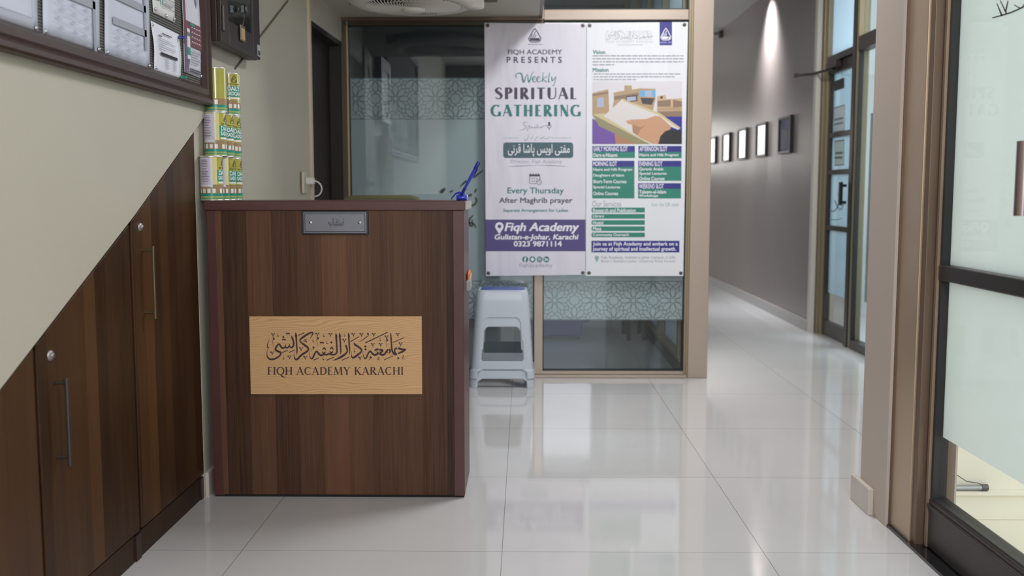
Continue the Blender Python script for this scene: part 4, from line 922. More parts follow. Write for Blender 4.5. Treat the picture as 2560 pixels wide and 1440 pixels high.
# ------------------------------------------------------------------ plastic stools
def stool_mesh(z0):
    ring = []     # (x, y, normal side, s)
    def section(a, c, rc):
        P = []
        for k in range(4):
            ca, sa = ((1, 0), (0, 1), (-1, 0), (0, -1))[k]; hw, hd = (c, a) if k % 2 == 0 else (a, c)
            # side k faces (ca, sa); runs along the tangent
            fl = hw - rc; n = 38
            for i in range(n):
                s_ = -fl + 2 * fl * i / (n - 1); P.append((ca * hd - sa * s_, sa * hd + ca * s_, k, s_, fl))
            for i in range(1, 8):
                an = R(90 * i / 8); P.append((ca * (hd - rc + rc * math.cos(an)) - sa * (fl + rc * math.sin(an)), sa * (hd - rc + rc * math.cos(an)) + ca * (fl + rc * math.sin(an)), -1, 0, 0))
        return P
    H = .488; NZ = 122; rows = []
    for i in range(NZ + 1):
        z = H * i / NZ; t = z / H
        fl_ = 0.006 if z < .05 else 0.0
        bulge = .006 * max(0, (z - .43) / .058) ** 2
        rows.append((z, section(.1785 - .031 * t - bulge + fl_, .150 - .026 * t - bulge + fl_, .045)))
    return H, rows
def make_stool():
    H, rows = stool_mesh(0)
    st = thing('plastic_stool', 'pale grey plastic stool on top of the stack by the glass partition', 'stool', (0, 0, 0), 'stacked plastic stools')
    b = MB(); n = len(rows[0][1]); vs = [(p[0], p[1], z) for z, P in rows for p in P]; fs = []
    for i in range(len(rows) - 1):
        z = (rows[i][0] + rows[i + 1][0]) / 2
        for k in range(n):
            p, q = rows[i][1][k], rows[i][1][(k + 1) % n]
            cut = False
            if p[2] >= 0 and q[2] >= 0 and p[2] == q[2]:
                s_ = abs((p[3] + q[3]) / 2); fl = p[4]
                zl, zh = .098, .345
                if zl < z < zh:
                    hw = fl * (1.0 - .10 * (z - zl) / (zh - zl)) - .004
                    e = min(z - zl, zh - z); rc = .026
                    if e < rc: hw -= rc - math.sqrt(max(0, rc * rc - (rc - e) ** 2))
                    cut |= s_ < hw
                if z < .052:
                    hw = fl + .002; rc = .03; e = .052 - z
                    if e < rc: hw -= rc - math.sqrt(max(0, rc * rc - (rc - e) ** 2))
                    cut |= s_ < hw
            if not cut: fs.append((i * n + k, i * n + (k + 1) % n, (i + 1) * n + (k + 1) % n, (i + 1) * n + k))
    b.add(vs, fs, 0, True)
    top = rows[-1][1]; loops = [(1.0, H), (.975, H + .006), (.93, H + .008), (.88, H + .006), (.86, H - .001)]
    vs = []; fs = []
    for f_, z in loops: vs += [(p[0] * f_, p[1] * f_, z) for p in top]
    for i in range(len(loops) - 1):
        for k in range(n): fs.append((i * n + k, i * n + (k + 1) % n, (i + 1) * n + (k + 1) % n, (i + 1) * n + k))
    b.add(vs, fs, 0, True)
    fr = b.build('frame', mat('grey_plastic', (.52, .575, .635), .3), st)
    md = fr.modifiers.new('thick', 'SOLIDIFY'); md.thickness = .0045; md.offset = -1
    b = MB(); vs = []; fs = []; loops = [(.885, H + .0062), (.85, H + .008), (.5, H + .0105), (.25, H + .0105)]
    for f_, z in loops: vs += [(p[0] * f_, p[1] * f_, z) for p in top]
    for i in range(len(loops) - 1):
        for k in range(n): fs.append((i * n + k, i * n + (k + 1) % n, (i + 1) * n + (k + 1) % n, (i + 1) * n + k))
    fs.append([3 * n + k for k in range(n)]); b.add(vs, fs, 0, True)
    b.build('seat', mat('blue_seat_plastic', (.065, .12, .40), .35), st)
    return st
s1 = make_stool(); s2 = copy_tree(s1)
s1.location = (-.1215, 5.655, .052); s2.location = (-.1215, 5.655, 0)
s2['label'] = 'pale grey plastic stool at the bottom of the stack, its feet on the tiles'

# ------------------------------------------------------------------ donation cans
CAN_R, CAN_H = .0385, .157
YEL = mat('can_yellow', (.46, .42, .07), .2, coat=.6, noise=.35, nscale=16); CW = mat('can_panel', (.62, .58, .70), .3); CT = mat('can_teal', (.015, .30, .23), .3); CLT = mat('can_white', (.86, .87, .84), .3); CBR = mat('can_brown', (.36, .24, .12), .35); CGR = mat('can_green', (.36, .46, .14), .3); CIN = mat('can_ink', (.12, .10, .05), .4); CPY = mat('can_pale_yellow', (.74, .70, .30), .3)
def cwrap(off): return lambda a, v: ((CAN_R + off) * math.sin(R(a)), -(CAN_R + off) * math.cos(R(a)), .002 + v * (CAN_H - .006))
def cband(mb, a0, a1, v0, v1, off, mi):
    n = max(1, int(abs(a1 - a0) / 6)); f = cwrap(off); vs = []
    for k in range(n + 1): a = a0 + (a1 - a0) * k / n; vs += [f(a, v0), f(a, v1)]
    mb.add(vs, [(2 * k, 2 * k + 2, 2 * k + 3, 2 * k + 1) for k in range(n)], mi, True)
def make_can():
    t = thing('donation_can', 'x', 'can', (0, 0, 0), 'donation cans stacked on the desk')
    b = MB(); b.lathe([(0, .001), (CAN_R - .003, .0), (CAN_R + .0012, .0), (CAN_R + .0012, .003), (CAN_R, .004), (CAN_R, CAN_H - .005), (CAN_R + .0012, CAN_H - .004), (CAN_R + .0012, CAN_H), (CAN_R - .003, CAN_H), (CAN_R - .003, CAN_H - .003), (0, CAN_H - .003)], (0, 0, 0), 56)
    body = b.build('body', mat('can_tin', (.72, .71, .69), .3, .6), t)
    b = MB(); cband(b, -180, 180, 0, 1, .0002, 0)
    cband(b, -66, 22, .30, .98, .0004, 1); cband(b, 22, 46, .12, .99, .0004, 7); cband(b, 130, 175, .12, .99, .0004, 7)
    for a in (-66, 22, 110, -160): cband(b, a, a + 86, .125, .30 if a != 22 else .36, .0005, 4)
    cband(b, -180, 180, .095, .15, .0007, 2); cband(b, -180, 180, 0, .095, .0005, 5); cband(b, -180, 180, .035, .05, .0007, 2)
    for a in (-58, -32, -6, 20, 60, 86, 112, 150, 176, 205): cband(b, a, a + 16, .165, .265, .0009, 3)
    cband(b, 48, 138, .44, .70, .0007, 2); cband(b, 52, 134, .385, .425, .0007, 3)
    cband(b, -58, 14, .33, .355, .0007, 3)
    f = cwrap(.0014)
    b.text('DAILY', 55, .69, 128, .585, f, 3, .03, maxedge=7); b.text('SADQAH', 52, .565, 134, .455, f, 3, .03, maxedge=7)
    b.text('FIQH ACADEMY', 58, .765, 128, .725, f, 6, .02, maxedge=7)
    g_ = cwrap(.0008)
    emblem(b, 93, 0, 34, 38, lambda a, v: g_(a, .965 - v * .0045), 6, 3.0)
    r_ = random.Random(3)
    for k in range(14):
        v = .92 - k * .038; w = r_.uniform(14, 26); cband(b, -22 - w, -22 + w, v, v + .010, .0007, 6)
    b.build('label', [YEL, CW, CT, CLT, CBR, CGR, CIN, CPY], body)
    return t
can0 = make_can(); first = True
CX = -1.108
spec = [(0, 3.540, 0, 'white and yellow donation can at the front of the bottom row on the desk'), (0, 3.621, 35, 'yellow donation can second from the front in the bottom row'), (0, 3.702, -14, 'yellow donation can third from the front in the bottom row'), (0, 3.783, -6, 'yellow donation can at the back of the bottom row'),
        (1, 3.597, -8, 'white and yellow donation can at the front of the middle row'), (1, 3.690, -16, 'yellow donation can in the middle of the middle row'), (1, 3.783, -20, 'yellow donation can at the back of the middle row'),
        (2, 3.615, 165, 'plain yellow donation can at the front of the top row beside the noticeboard'), (2, 3.783, -48, 'yellow donation can at the back of the top row, its front turned outward')]
for lv, y, rot, lab in spec:
    c = can0 if first else copy_tree(can0); first = False
    c.location = (CX, y, 1.067 + lv * (CAN_H + .0006)); c.rotation_euler = (0, 0, R(rot)); c['label'] = lab

# ------------------------------------------------------------------ noticeboard and its papers
WX = -1.138
nb = thing('noticeboard', 'mahogany framed noticeboard with a ribbed dark panel on the left wall', 'noticeboard', (WX, 2.4, 1.40))
y0, y1, z0, z1 = 1.2, 3.575, 1.402, 2.45
b = MB(); b.box(WX, y0, z0 + .03, WX + .010, y1 - .03, z1); b.build('panel', M_board, nb)
def frame_bar(poly): 
    b = MB()
    return b
b = MB()
pr = [(0, 0), (.028, 0), (.034, .006), (.034, .018), (.026, .026), (.030, .034), (.030, .052), (.014, .066), (0, .066)]
def sweep(path):   # profile (depth, inward) along an L of the frame with a mitre at the corner
    vs = []; n = len(pr)
    for (y, z, iy, iz) in path:
        for d_, w in pr: vs.append((WX + d_, y + iy * w, z + iz * w))
    fs = [(i * n + k, i * n + (k + 1) % n, (i + 1) * n + (k + 1) % n, (i + 1) * n + k) for i in range(len(path) - 1) for k in range(n)]
    return vs, fs
vs, fs = sweep([(y0, z1, 1, -1), (y0, z0, 1, 1), (y1, z0, -1, 1), (y1, z1, -1, -1), (y0, z1, 1, -1)]); b.add(vs, fs)
b.build('frame', M_frame, nb)
PX = WX + .0125
def paper(name, label, cat, ys, zs, m, group=None, curl=.004):
    """sheet with softly lifted edges: corners near-bottom, far-bottom, far-top, near-top"""
    o = thing(name, label, cat, (PX, (ys[0] + ys[1]) / 2, zs[0]), group)
    b = MB(); n, k_ = 10, 10; vs = []; fs = []
    for i in range(n + 1):
        for j in range(k_ + 1):
            u, v = i / n, j / k_; y = (ys[0] + (ys[1] - ys[0]) * u) * (1 - v) + (ys[3] + (ys[2] - ys[3]) * u) * v; z = (zs[0] + (zs[1] - zs[0]) * u) * (1 - v) + (zs[3] + (zs[2] - zs[3]) * u) * v
            lift = curl * (math.sin(pi * v) ** 2) * (abs(2 * u - 1) ** 3)
            vs.append((PX + lift, y, z))
    for i in range(n):
        for j in range(k_): fs.append((i * (k_ + 1) + j, (i + 1) * (k_ + 1) + j, (i + 1) * (k_ + 1) + j + 1, i * (k_ + 1) + j + 1))
    b.add(vs, fs, 0, True); s_ = b.build('sheet', m, o); md = s_.modifiers.new('thick', 'SOLIDIFY'); md.thickness = .0006; md.offset = 0
    return o, s_
def bx_(y, z, o=.0050): return (PX + o, y, z)
bm_ = lambda y, z: bx_(y, z)
bm2_ = lambda y, z: bx_(y, z, .0056)
H4 = .297
# framed print at the far left
o, s_ = paper('notice_paper', 'white notice with a printed black border at the left end of the noticeboard', 'paper', (2.10, 2.338, 2.338, 2.10), (1.468, 1.468, 1.77, 1.77), M_paper2, 'papers on the noticeboard', .003)
b = MB(); b.stroke([(2.12, 1.492, .0016), (2.305, 1.492, .0016), (2.305, 1.76, .0016)], bm_, 0, smooth=False)
b.stroke([(2.20, 1.56, .004), (2.215, 1.60, .004), (2.225, 1.64, .004)], bm_, 1)
for k in range(5): b.rect(2.245, 1.53 + k * .022, 2.272, 1.533 + k * .022, bm_, 2)
b.build('print', [M_pink, M_pgrey, M_pgrey], s_)
def table_paper(lab, ya, yb, zt, hdr, seed):
    o, s_ = paper('notice_paper', lab, 'paper', (ya, yb, yb, ya + .006), (1.467, 1.465, zt, zt), M_paper2, 'papers on the noticeboard', .004)
    W = yb - ya; b = MB(); r = random.Random(seed)
    for z in hdr: b.rect(ya + .05, z, yb - .028, z + .020, bm_, 0)
    b.rect(yb - .045, hdr[-1] - .115 if len(hdr) == 1 else 1.515, yb - .028, zt - .05, bm_, 0)
    zz = (min(hdr) if len(hdr) > 1 else hdr[0]) - .022
    lines = [zz - k * .022 for k in range(4 if len(hdr) > 1 else 5)] + ([hdr[1] + .022 + .018 * k for k in range(1, 4)] if len(hdr) > 1 else [])
    for z in lines:
        b.rect(ya + .05, z, yb - .045, z + .0009, bm2_, 1)
        for k in range(3):
            yq = ya + .06 + k * .07 + r.uniform(0, .02); b.stroke([(yq, z + .010, .002), (yq + .012, z + .012, .0026), (yq + .028, z + .009, .0018)], bm2_, 2)
    b.build('print', [mat('table_grey', (.38, .40, .47), .8), M_pgrey, M_pgrey], s_)
table_paper('white timetable sheet with one broad grey header, second from the left on the noticeboard', 2.363, 2.676, 1.80, (1.572,), 5)
table_paper('white timetable sheet with two grey header rows, third from the left on the noticeboard', 2.708, 3.030, 1.80, (1.555, 1.625), 6)
# small printed notice with a black table head
o, s_ = paper('notice_paper', 'small white notice with a black table heading held by a blue push pin', 'paper', (3.066, 3.300, 3.296, 3.050), (1.464, 1.464, 1.608, 1.612), M_paper, 'papers on the noticeboard', .005)
b = MB(); b.rect(3.115, 1.519, 3.262, 1.528, bm_, 0); b.rect(3.13, 1.585, 3.215, 1.588, bm_, 1); b.rect(3.10, 1.575, 3.13, 1.578, bm_, 1)
for k, w in enumerate((.12, .15, .07, .15, .145, .06)): b.rect(3.10, 1.568 - k * .0065, 3.10 + w, 1.5695 - k * .0065, bm_, 2)
for k in range(5): b.rect(3.118, 1.512 - k * .0075, 3.262, 1.5124 - k * .0075, bm_, 2); b.rect(3.155, 1.514 - k * .0075, 3.185, 1.516 - k * .0075, bm_, 2); b.rect(3.225, 1.514 - k * .0075, 3.25, 1.516 - k * .0075, bm_, 2)
b.build('print', [mat('print_solid', (.02, .02, .03), .7), M_pink, M_pgrey], s_)
# contact notice with green tabs
o, s_ = paper('notice_paper', 'white notice with green tabs and boxed lines above the small notice', 'paper', (3.074, 3.262, 3.262, 3.04), (1.640, 1.640, 1.86, 1.86), mat('warm_paper', (.74, .74, .72), .7), 'papers on the noticeboard', .002)
b = MB()
for z in (1.672, 1.70, 1.728, 1.756):
    b.stroke([(3.145, z, .0012), (3.252, z, .0012), (3.252, z + .019, .0012), (3.145, z + .019, .0012), (3.145, z, .0012)], bm_, 1, smooth=False); b.rect(3.155, z + .008, 3.235, z + .0125, bm2_, 2); b.rect(3.138, z + .002, 3.147, z + .017, bm2_, 0)
b.rect(3.08, 1.684, 3.128, 1.700, bm_, 0); b.rect(3.08, 1.74, 3.128, 1.756, bm_, 0)
b.build('print', [mat('tab_green', (.02, .30, .22), .6), M_pink, M_pgrey], s_)
# flyer with the phone
o, s_ = paper('flyer', 'maroon and white flyer picturing a phone at the right end of the noticeboard', 'flyer', (3.338, 3.512, 3.504, 3.325), (1.494, 1.490, 1.86, 1.86), mat('flyer_white', (.66, .67, .74), .5), 'papers on the noticeboard', .003)
b = MB(); b.rect(3.335, 1.585, 3.512, 1.665, bm_, 0); b.poly([(3.335, 1.494), (3.360, 1.494), (3.385, 1.54), (3.375, 1.60), (3.340, 1.61)], bm2_, 1)
b.poly([(3.335, 1.665), (3.355, 1.665), (3.345, 1.86), (3.327, 1.86)], bm_, 0); b.poly([(3.46, 1.74), (3.475, 1.72), (3.505, 1.86), (3.44, 1.86)], bm_, 5)
m3 = lambda y, z: bx_(y, z, .0062)
b.rect(3.358, 1.540, 3.388, 1.640, m3, 2)
m4 = lambda y, z: bx_(y, z, .0068)
b.rect(3.359, 1.615, 3.387, 1.628, m4, 3); b.rect(3.359, 1.553, 3.387, 1.578, m4, 3); b.rect(3.382 + .008, 1.655, 3.44, 1.662, m3, 3); b.rect(3.39, 1.757, 3.44, 1.770, m3, 3)
for k in range(4):
    for j in range(4): b.stroke([(3.405 + j * .024, 1.648 - k * .016, .0026), (3.415 + j * .024, 1.651 - k * .016, .003), (3.424 + j * .024, 1.646 - k * .016, .002)], m3, 2)
for k in range(6): b.rect(3.395, 1.572 - k * .0085, 3.50 - (k % 3) * .012, 1.5745 - k * .0085, bm2_, 4)
b.rect(3.38, 1.507, 3.50, 1.511, bm2_, 6); b.rect(3.38, 1.499, 3.49, 1.503, bm2_, 6)
b.build('print', [mat('flyer_maroon', (.17, .055, .075), .5), mat('flyer_plum', (.16, .10, .18), .5), mat('flyer_pale', (.72, .72, .78), .5), mat('flyer_teal', (.03, .30, .22), .5), M_pgrey, mat('flyer_grey', (.36, .38, .46), .5), M_pink], s_)
# pins
def pin(name, label, y, z, m, big=False, grp='steel pins on the noticeboard'):
    b = MB()
    if big: b.lathe([(0, .024), (.005, .024), (.0055, .021), (.003, .018), (.003, .010), (.006, .008), (.006, .006), (0, .006)], (PX - .003, y, z), 16, 0, 'X')
    else: b.lathe([(0, .0085), (.003, .008), (.005, .006), (.0052, .0045)], (PX - .002, y, z), 16, 0, 'X')
    b.lathe([(.0006, .006), (.0006, -.004), (0, -.004)], (PX, y, z), 8, 0, 'X')
    return tag(b.build(name, m, None, (PX, y, z)), label, 'pin', grp)
pin('push_pin', 'blue push pin at the top corner of the small notice', 3.290, 1.598, mat('pin_blue', (.03, .06, .40), .3), True, None)
pin('push_pin', 'green push pin at the bottom corner of the small notice', 3.296, 1.470, mat('pin_green', (.02, .28, .20), .3), True, None)
for y, z, l in ((2.326, 1.474, 'right bottom corner of the bordered notice'), (2.372, 1.474, 'left bottom corner of the sheet with one grey header'), (2.665, 1.473, 'right bottom corner of the sheet with one grey header'), (2.720, 1.473, 'left bottom corner of the sheet with two grey headers'), (3.020, 1.474, 'right bottom corner of the sheet with two grey headers'), (3.076, 1.475, 'left bottom corner of the small notice'), (3.060, 1.602, 'left top corner of the small notice'), (3.088, 1.652, 'left corner of the notice with green tabs'), (3.18, 1.648, 'bottom middle of the notice with green tabs'), (3.25, 1.650, 'right corner of the notice with green tabs'), (3.352, 1.499, 'left bottom corner of the maroon flyer'), (3.502, 1.498, 'right bottom corner of the maroon flyer')):
    pin('board_pin', 'steel pin in the ' + l, y, z, M_steel)

# ------------------------------------------------------------------ key box on the wall above the cans
kb = thing('key_cabinet', 'dark wooden key cabinet with a glass door and a hanging key above the cans', 'cabinet', (-1.15, 3.85, 1.632))
b = MB(); b.box(-1.134, 3.600, 1.632, -1.092, 4.13, 2.12, bev=.003); b.build('body', M_mahog2, kb)
b = MB(); b.box(-1.092, 3.603, 1.634, -1.078, 3.70, 2.118, bev=.002); b.box(-1.092, 4.03, 1.634, -1.078, 4.128, 2.118, bev=.002); b.box(-1.092, 3.70, 1.634, -1.078, 4.03, 1.72, bev=.002); b.box(-1.092, 3.70, 2.03, -1.078, 4.03, 2.118, bev=.002)
kd = b.build('door', mat('key_door_wood', (.016, .008, .007), .4, noise=.2, nscale=14), kb)
one('pane', mat('dark_glass', (.020, .024, .026), .08), (-1.088, 3.70, 1.72, -1.084, 4.03, 2.03), parent=kd)
b = MB(); b.box(-1.078, 3.612, 1.67, -1.070, 3.628, 1.76, bev=.002); b.box(-1.078, 3.612, 1.78, -1.070, 3.628, 1.95, bev=.002); b.build('hinge', M_steel_d, kd)
b = MB(); b.lathe([(0, .008), (.010, .008), (.013, 0)], (-1.078, 3.835, 1.785), 20, 0, 'X'); b.lathe([(.009, .024), (.017, .024), (.017, .030), (.009, .030), (.009, .024)], (-1.078, 3.835, 1.785), 20, 0, 'X'); b.box(-1.072, 3.832, 1.770, -1.048, 3.838, 1.800, bev=.002); b.build('key', mat('dark_steel', (.10, .10, .10), .3, .9), kd)
b = MB(); b.tube([(-1.060, 3.835, 1.770), (-1.062, 3.842, 1.745), (-1.070, 3.85, 1.728)], .0016, 6); b.box(-1.076, 3.825, 1.668, -1.070, 3.885, 1.728, bev=.003); tg = b.build('key_tag', mat('tag_clear', (.17, .13, .10), .2), kd)
b = MB(); b.box(-1.0705, 3.833, 1.673, -1.069, 3.878, 1.716); b.build('tag_card', mat('tag_card', (.42, .29, .14), .7), tg)
b = MB(); b.box(-1.078, 4.085, 1.645, -1.0768, 4.127, 1.690); b.box(-1.0768, 4.09, 1.65, -1.0764, 4.122, 1.668, 1); b.build('sticker', [mat('sticker_grey', (.42, .46, .46), .5), M_pink], kd)
# cable on the wall
pts = []
for k in range(9):
    x, y = 588 + (720 - 588) * k / 8, 172 + (2 - 172) * k / 8
    v = onX(x, y, -1.14); 
    for _ in range(4): v = onX(x, y, wallX(v.y) + .0035)
    pts.append(v)
b = MB(); b.tube(pts, .0032, 8); tag(b.build('cable', mat('cable_brown', (.16, .13, .10), .6), None, tuple(pts[0])), 'thin dark cable running slantwise up the left wall behind the key cabinet', 'cable')
# wall socket with plug
v = onX(768, 455, -1.08)
for _ in range(4): v = onX(768, 455, wallX(v.y) + .02)
yv, zv = v.y, v.z; xv = wallX(yv)
so = thing('wall_socket', 'small white socket with a plug on the wall edge beside the dark doorway', 'socket', (xv, yv, zv))
b = MB(); b.box(xv + .001, yv - .045, zv - .055, xv + .014, yv + .03, zv + .05, bev=.004); b.build('plate', mat('socket_cream', (.66, .58, .46), .5), so)
b = MB(); b.box(xv + .014, yv - .020, zv - .012, xv + .055, yv + .020, zv + .022, bev=.006); b.build('plug', M_white, so)
b = MB(); b.tube([(xv + .053 + .036 * math.sin(pi * k / 16) , yv + .015 * k / 16, zv + .005 - .075 * (1 - math.cos(pi * k / 16)) / 2) for k in range(17)], .0035, 8); b.build('cord', M_white, so)

# ------------------------------------------------------------------ ceiling fan
FX, FY, FZ = -.556, 5.10, 2.071
fan = thing('ceiling_fan', 'round cream cabin fan with a spiral grille under the low ceiling', 'fan', (FX, FY, FZ))
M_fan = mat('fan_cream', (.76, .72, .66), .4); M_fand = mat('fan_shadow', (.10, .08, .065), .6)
b = MB(); b.lathe([(.30, .021), (.30, .004), (.33, .002), (.33, -.018), (.32, -.034), (.29, -.046), (.245, -.050), (.235, -.046), (.235, -.020)], (FX, FY, FZ), 72); b.build('housing', M_fan, fan)
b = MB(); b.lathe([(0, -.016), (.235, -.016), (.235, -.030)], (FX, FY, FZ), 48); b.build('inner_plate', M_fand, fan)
b = MB(); b.lathe([(.060, -.060), (.058, -.068), (.045, -.076), (.02, -.080), (0, -.081)], (FX, FY, FZ), 40); b.lathe([(.060, -.060), (.066, -.056)], (FX, FY, FZ), 40); b.build('hub_cap', M_fan, fan)
b = MB()
for k in range(60):
    pts = []
    for j in range(9):
        t = j / 8; r_ = .060 + t * .178; a = 2 * pi * k / 60 + .75 * t
        pts.append((FX + r_ * math.cos(a), FY + r_ * math.sin(a), FZ - .062 + .012 * t * t))
    b.tube(pts, .0030, 6)
for r_, dz in ((.12, -.0605), (.18, -.056)): b.tube([(FX + r_ * math.cos(2 * pi * k / 48), FY + r_ * math.sin(2 * pi * k / 48), FZ + dz) for k in range(49)], .0018, 6, caps=False)
b.build('grille', M_fan, fan)
b = MB()
for k in range(5):
    a = 2 * pi * k / 5; vs = []
    for r_, da, z_ in ((.05, -.25, -.030), (.05, .25, -.042), (.22, .42, -.044), (.22, -.12, -.026)): vs.append((FX + r_ * math.cos(a + da), FY + r_ * math.sin(a + da), FZ + z_))
    b.add(vs + [(x, y, z + .002) for x, y, z in vs], [(0, 1, 2, 3), (7, 6, 5, 4), (0, 4, 5, 1), (1, 5, 6, 2), (2, 6, 7, 3), (3, 7, 4, 0)])
b.build('blade_set', mat('fan_blade', (.20, .17, .14), .5), fan)
b = MB(); b.lathe([(.050, .021), (.050, -.046), (.044, -.054), (0, -.056)], (FX + .305, FY + .03, FZ), 32); b.build('knob', M_fan, fan)
b = MB(); b.box(FX + .35, FY + .02, FZ - .02, FX + .42, FY + .06, FZ + .021, bev=.003); b.build('bracket', mat('bracket_brown', (.10, .075, .05), .5), fan)
b = MB(); b.prism([(FX - .34, FY + .10), (FX - .27, FY + .22), (FX - .24, FY + .20), (FX - .31, FY + .06)], lambda x, y, z: (x, y, z), FZ - .02, FZ + .021); b.build('bracket', mat('bracket_brown', (.10, .075, .05), .5), fan)

# ------------------------------------------------------------------ olive chair behind the desk
ch = thing('office_chair', 'olive upholstered chair whose back shows above the desk', 'chair', (-.70, 4.65, 0))
M_olv = mat('olive_fabric', (.105, .098, .042), .8, bump=.3, bscale=400)
b = MB(); b.box(-.90, 4.40, .43, -.50, 4.85, .50, bev=.025, seg=3); b.build('seat', M_olv, ch)
b = MB(); b.prism([(-.885, .56), (-.515, .56), (-.500, 1.03), (-.515, 1.068), (-.56, 1.081), (-.84, 1.081), (-.885, 1.068), (-.90, 1.03)], lambda u, v, w: (u, 4.88 + w + (v - .56) * .08, v), -.03, .035, bev=.012); b.build('backrest', M_olv, ch)
for sx in (-.88, -.52):
    for sy in (4.43, 4.88):
        b = MB(); b.tube([(sx, sy, .0), (sx, sy, .44)], .013, 12); b.build('leg', M_black, ch)
    b = MB(); b.tube([(sx, 4.88, .44), (sx, 4.895, .60)], .013, 12); b.build('back_support', M_black, ch)

# ------------------------------------------------------------------ picture frames along the corridor
M_pf = mat('frame_black', (.025, .023, .023), .4)
for i, (yc, art) in enumerate(((8.60, (.16, .24, .60)), (9.45, (.10, .10, .10)), (10.27, (.5, .5, .5)), (11.08, (.3, .3, .3)), (11.88, (.15, .15, .16)))):
    pf = thing('picture_frame', ('black framed blue and white print nearest along the corridor wall', 'black framed print second along the corridor wall, streaked with glare', 'black framed print third along the corridor wall, blank with glare', 'black framed print fourth along the corridor wall', 'black framed print farthest along the corridor wall')[i], 'picture', (2.24, yc, 1.58), 'pictures along the corridor wall')
    w, z0, z1, t = .20, 1.42, 1.735, .022
    b = MB()
    for q in ((yc - w, z0, yc + w, z0 + t), (yc - w, z1 - t, yc + w, z1), (yc - w, z0 + t, yc - w + t, z1 - t), (yc + w - t, z0 + t, yc + w, z1 - t)): b.box(2.212, q[0], q[1], 2.2395, q[2], q[3], bev=.002)
    b.build('frame', M_pf, pf)
    b = MB(); b.box(2.226, yc - w + t, z0 + t, 2.236, yc + w - t, z1 - t)
    mq = lambda y, z: (2.2255, y, z)
    if i == 0:
        b.poly([(yc + .14, 1.46), (yc - .02, 1.46), (yc - .05, 1.60), (yc + .14, 1.66)], mq, 1); b.poly([(yc + .1, 1.62), (yc + .02, 1.66), (yc + .02, 1.70), (yc + .14, 1.69)], mq, 2)
    b.build('print', [mat('print_art%d' % i, art, .5), mat('print_pale', (.42, .42, .46), .5), mat('print_blue', (.05, .08, .32), .5)], pf)
    one('glazing', glass('frame_glass%d' % i, (.9, .9, .9)) if i == 0 else bpy.data.materials['frame_glass0'], (2.2225, yc - w + t, z0 + t, 2.2245, yc + w - t, z1 - t), parent=pf)
# papers on the corridor door
v = lambda x, y: onX(x, y, DX3 + .016)
def door_sheet(name, lab, cat, c, m, edge=None):
    q = [v(*p) for p in c]; b = MB(); b.prism([(p.y, p.z) for p in q], mpX(0), DX3 + .0155, DX3 + .0172)
    if edge:
        b.stroke([(p.y, p.z, .008) for p in q + q[:1]], lambda y, z: (DX3 + .0150, y, z), 1, smooth=False)
        for k in (.45, .62): b.stroke([(q[0].y - .02, q[0].z - k * .2, .014), (q[1].y + .03, q[1].z - k * .2, .014)], lambda y, z: (DX3 + .0150, y, z), 1, smooth=False)
    return tag(b.build(name, [m, edge or m], None, tuple(q[0])), lab, cat)
door_sheet('door_sign', 'small black rectangular sign on the corridor door glass', 'sign', [(2086, 203), (2110, 194), (2110, 220), (2086, 228)], M_black)
door_sheet('door_notice', 'pale bordered notice on the corridor door glass below the black sign', 'notice', [(2085, 270), (2113, 262), (2112, 326), (2085, 330)], mat('notice_pale', (.55, .60, .62), .7), mat('notice_edge', (.2, .22, .23), .7))
door_sheet('door_notice', 'pale notice in a dark border low in the narrow door pane', 'notice', [(2087, 353), (2111, 350), (2110, 412), (2087, 414)], mat('notice_green', (.50, .58, .55), .7), mat('notice_edge2', (.13, .13, .12), .7))
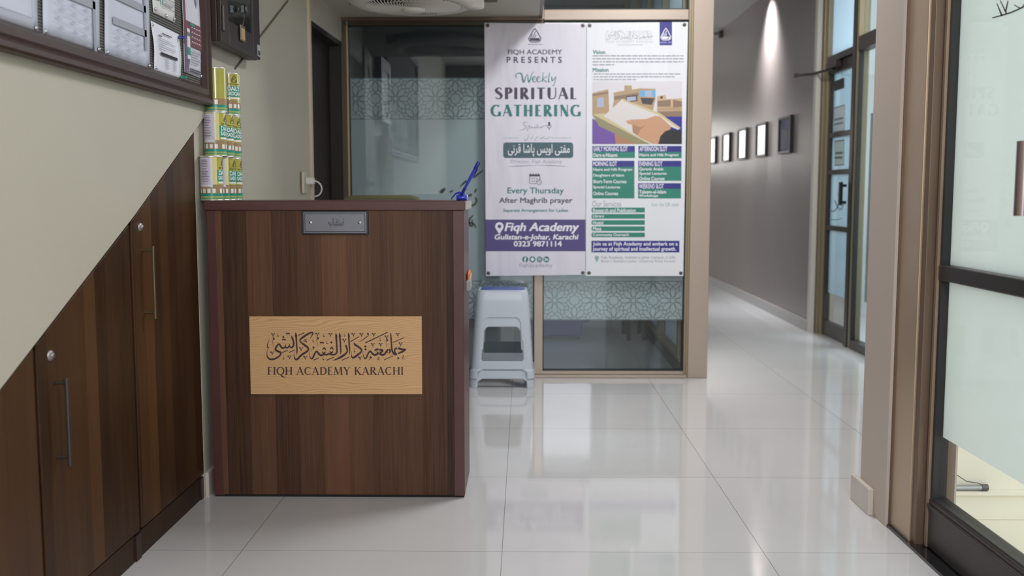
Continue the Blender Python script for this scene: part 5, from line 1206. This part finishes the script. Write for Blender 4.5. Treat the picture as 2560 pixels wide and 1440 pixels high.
# wall-mounted bar far down the corridor
q = onX(1805, 84, 2.235)
bl = thing('wall_bar_lamp', 'slim grey bar on the far corridor wall under the ceiling', 'lamp', tuple(q))
b = MB(); b.box(1.98, q.y - .02, q.z - .02, 2.235, q.y + .02, q.z + .02, bev=.004); b.build('bar', mat('bar_grey', (.34, .32, .30), .4), bl)
b = MB(); b.box(2.20, q.y - .04, q.z - .05, 2.239, q.y + .04, q.z + .03, bev=.004); b.build('bracket', M_steel_d, bl)

# ------------------------------------------------------------------ rear room: purple armchair and a black chair
pc = thing('armchair', 'purple upholstered armchair in the dim room behind the glass', 'chair', (.23, 7.7, 0))
M_pur = mat('purple_fabric', (.085, .065, .30), .8)
b = MB(); b.box(.02, 7.34, .02, .44, 7.95, .42, bev=.02, seg=3); b.build('seat', M_pur, pc)
b = MB(); b.box(-.02, 7.93, .10, .48, 8.08, .92, bev=.04, seg=3); b.build('backrest', M_pur, pc)
for x in (-.06, .42):
    b = MB(); b.box(x, 7.36, .12, x + .08, 8.05, .62, bev=.03, seg=3); b.build('armrest', M_pur, pc)
for x in (.04, .40):
    for y in (7.42, 7.98):
        b = MB(); b.tube([(x, y, 0), (x, y, .06)], .02, 10); b.build('leg', M_black, pc)
bc = thing('office_chair', 'black metal legged chair by the side partition of the rear room', 'chair', (.80, 7.5, 0))
for x in (.76, .88):
    for y in (7.30, 7.66):
        b = MB(); b.box(x, y, 0, x + .03, y + .03, .46 if y < 7.5 else .9, bev=.004); b.build('leg', M_black, bc)
b = MB(); b.box(.745, 7.28, .44, .92, 7.70, .50, bev=.01); b.build('seat', M_black, bc)
b = MB(); b.box(.76, 7.665, .62, .91, 7.69, .92, bev=.008); b.build('backrest', M_black, bc)

# ------------------------------------------------------------------ pipe lying outside on the skirting
p = thing('metal_pipe', 'short grey metal pipe lying on the skirting outside the glass door', 'pipe', (1.49, 3.275, .107))
b = MB(); b.tube([(1.44, 3.276, .109), (1.545, 3.276, .111)], .0085, 14); b.build('tube', mat('pipe_grey', (.36, .37, .36), .4, .6), p)
b = MB(); b.tube([(1.535, 3.276, .111), (1.555, 3.276, .112)], .011, 14); b.build('collar', M_steel_d, p)
b = MB(); b.tube([(1.545, 3.272, .118), (1.52, 3.270, .128), (1.48, 3.268, .135), (1.445, 3.27, .158)], .0016, 6); b.build('wire', M_steel_d, p)
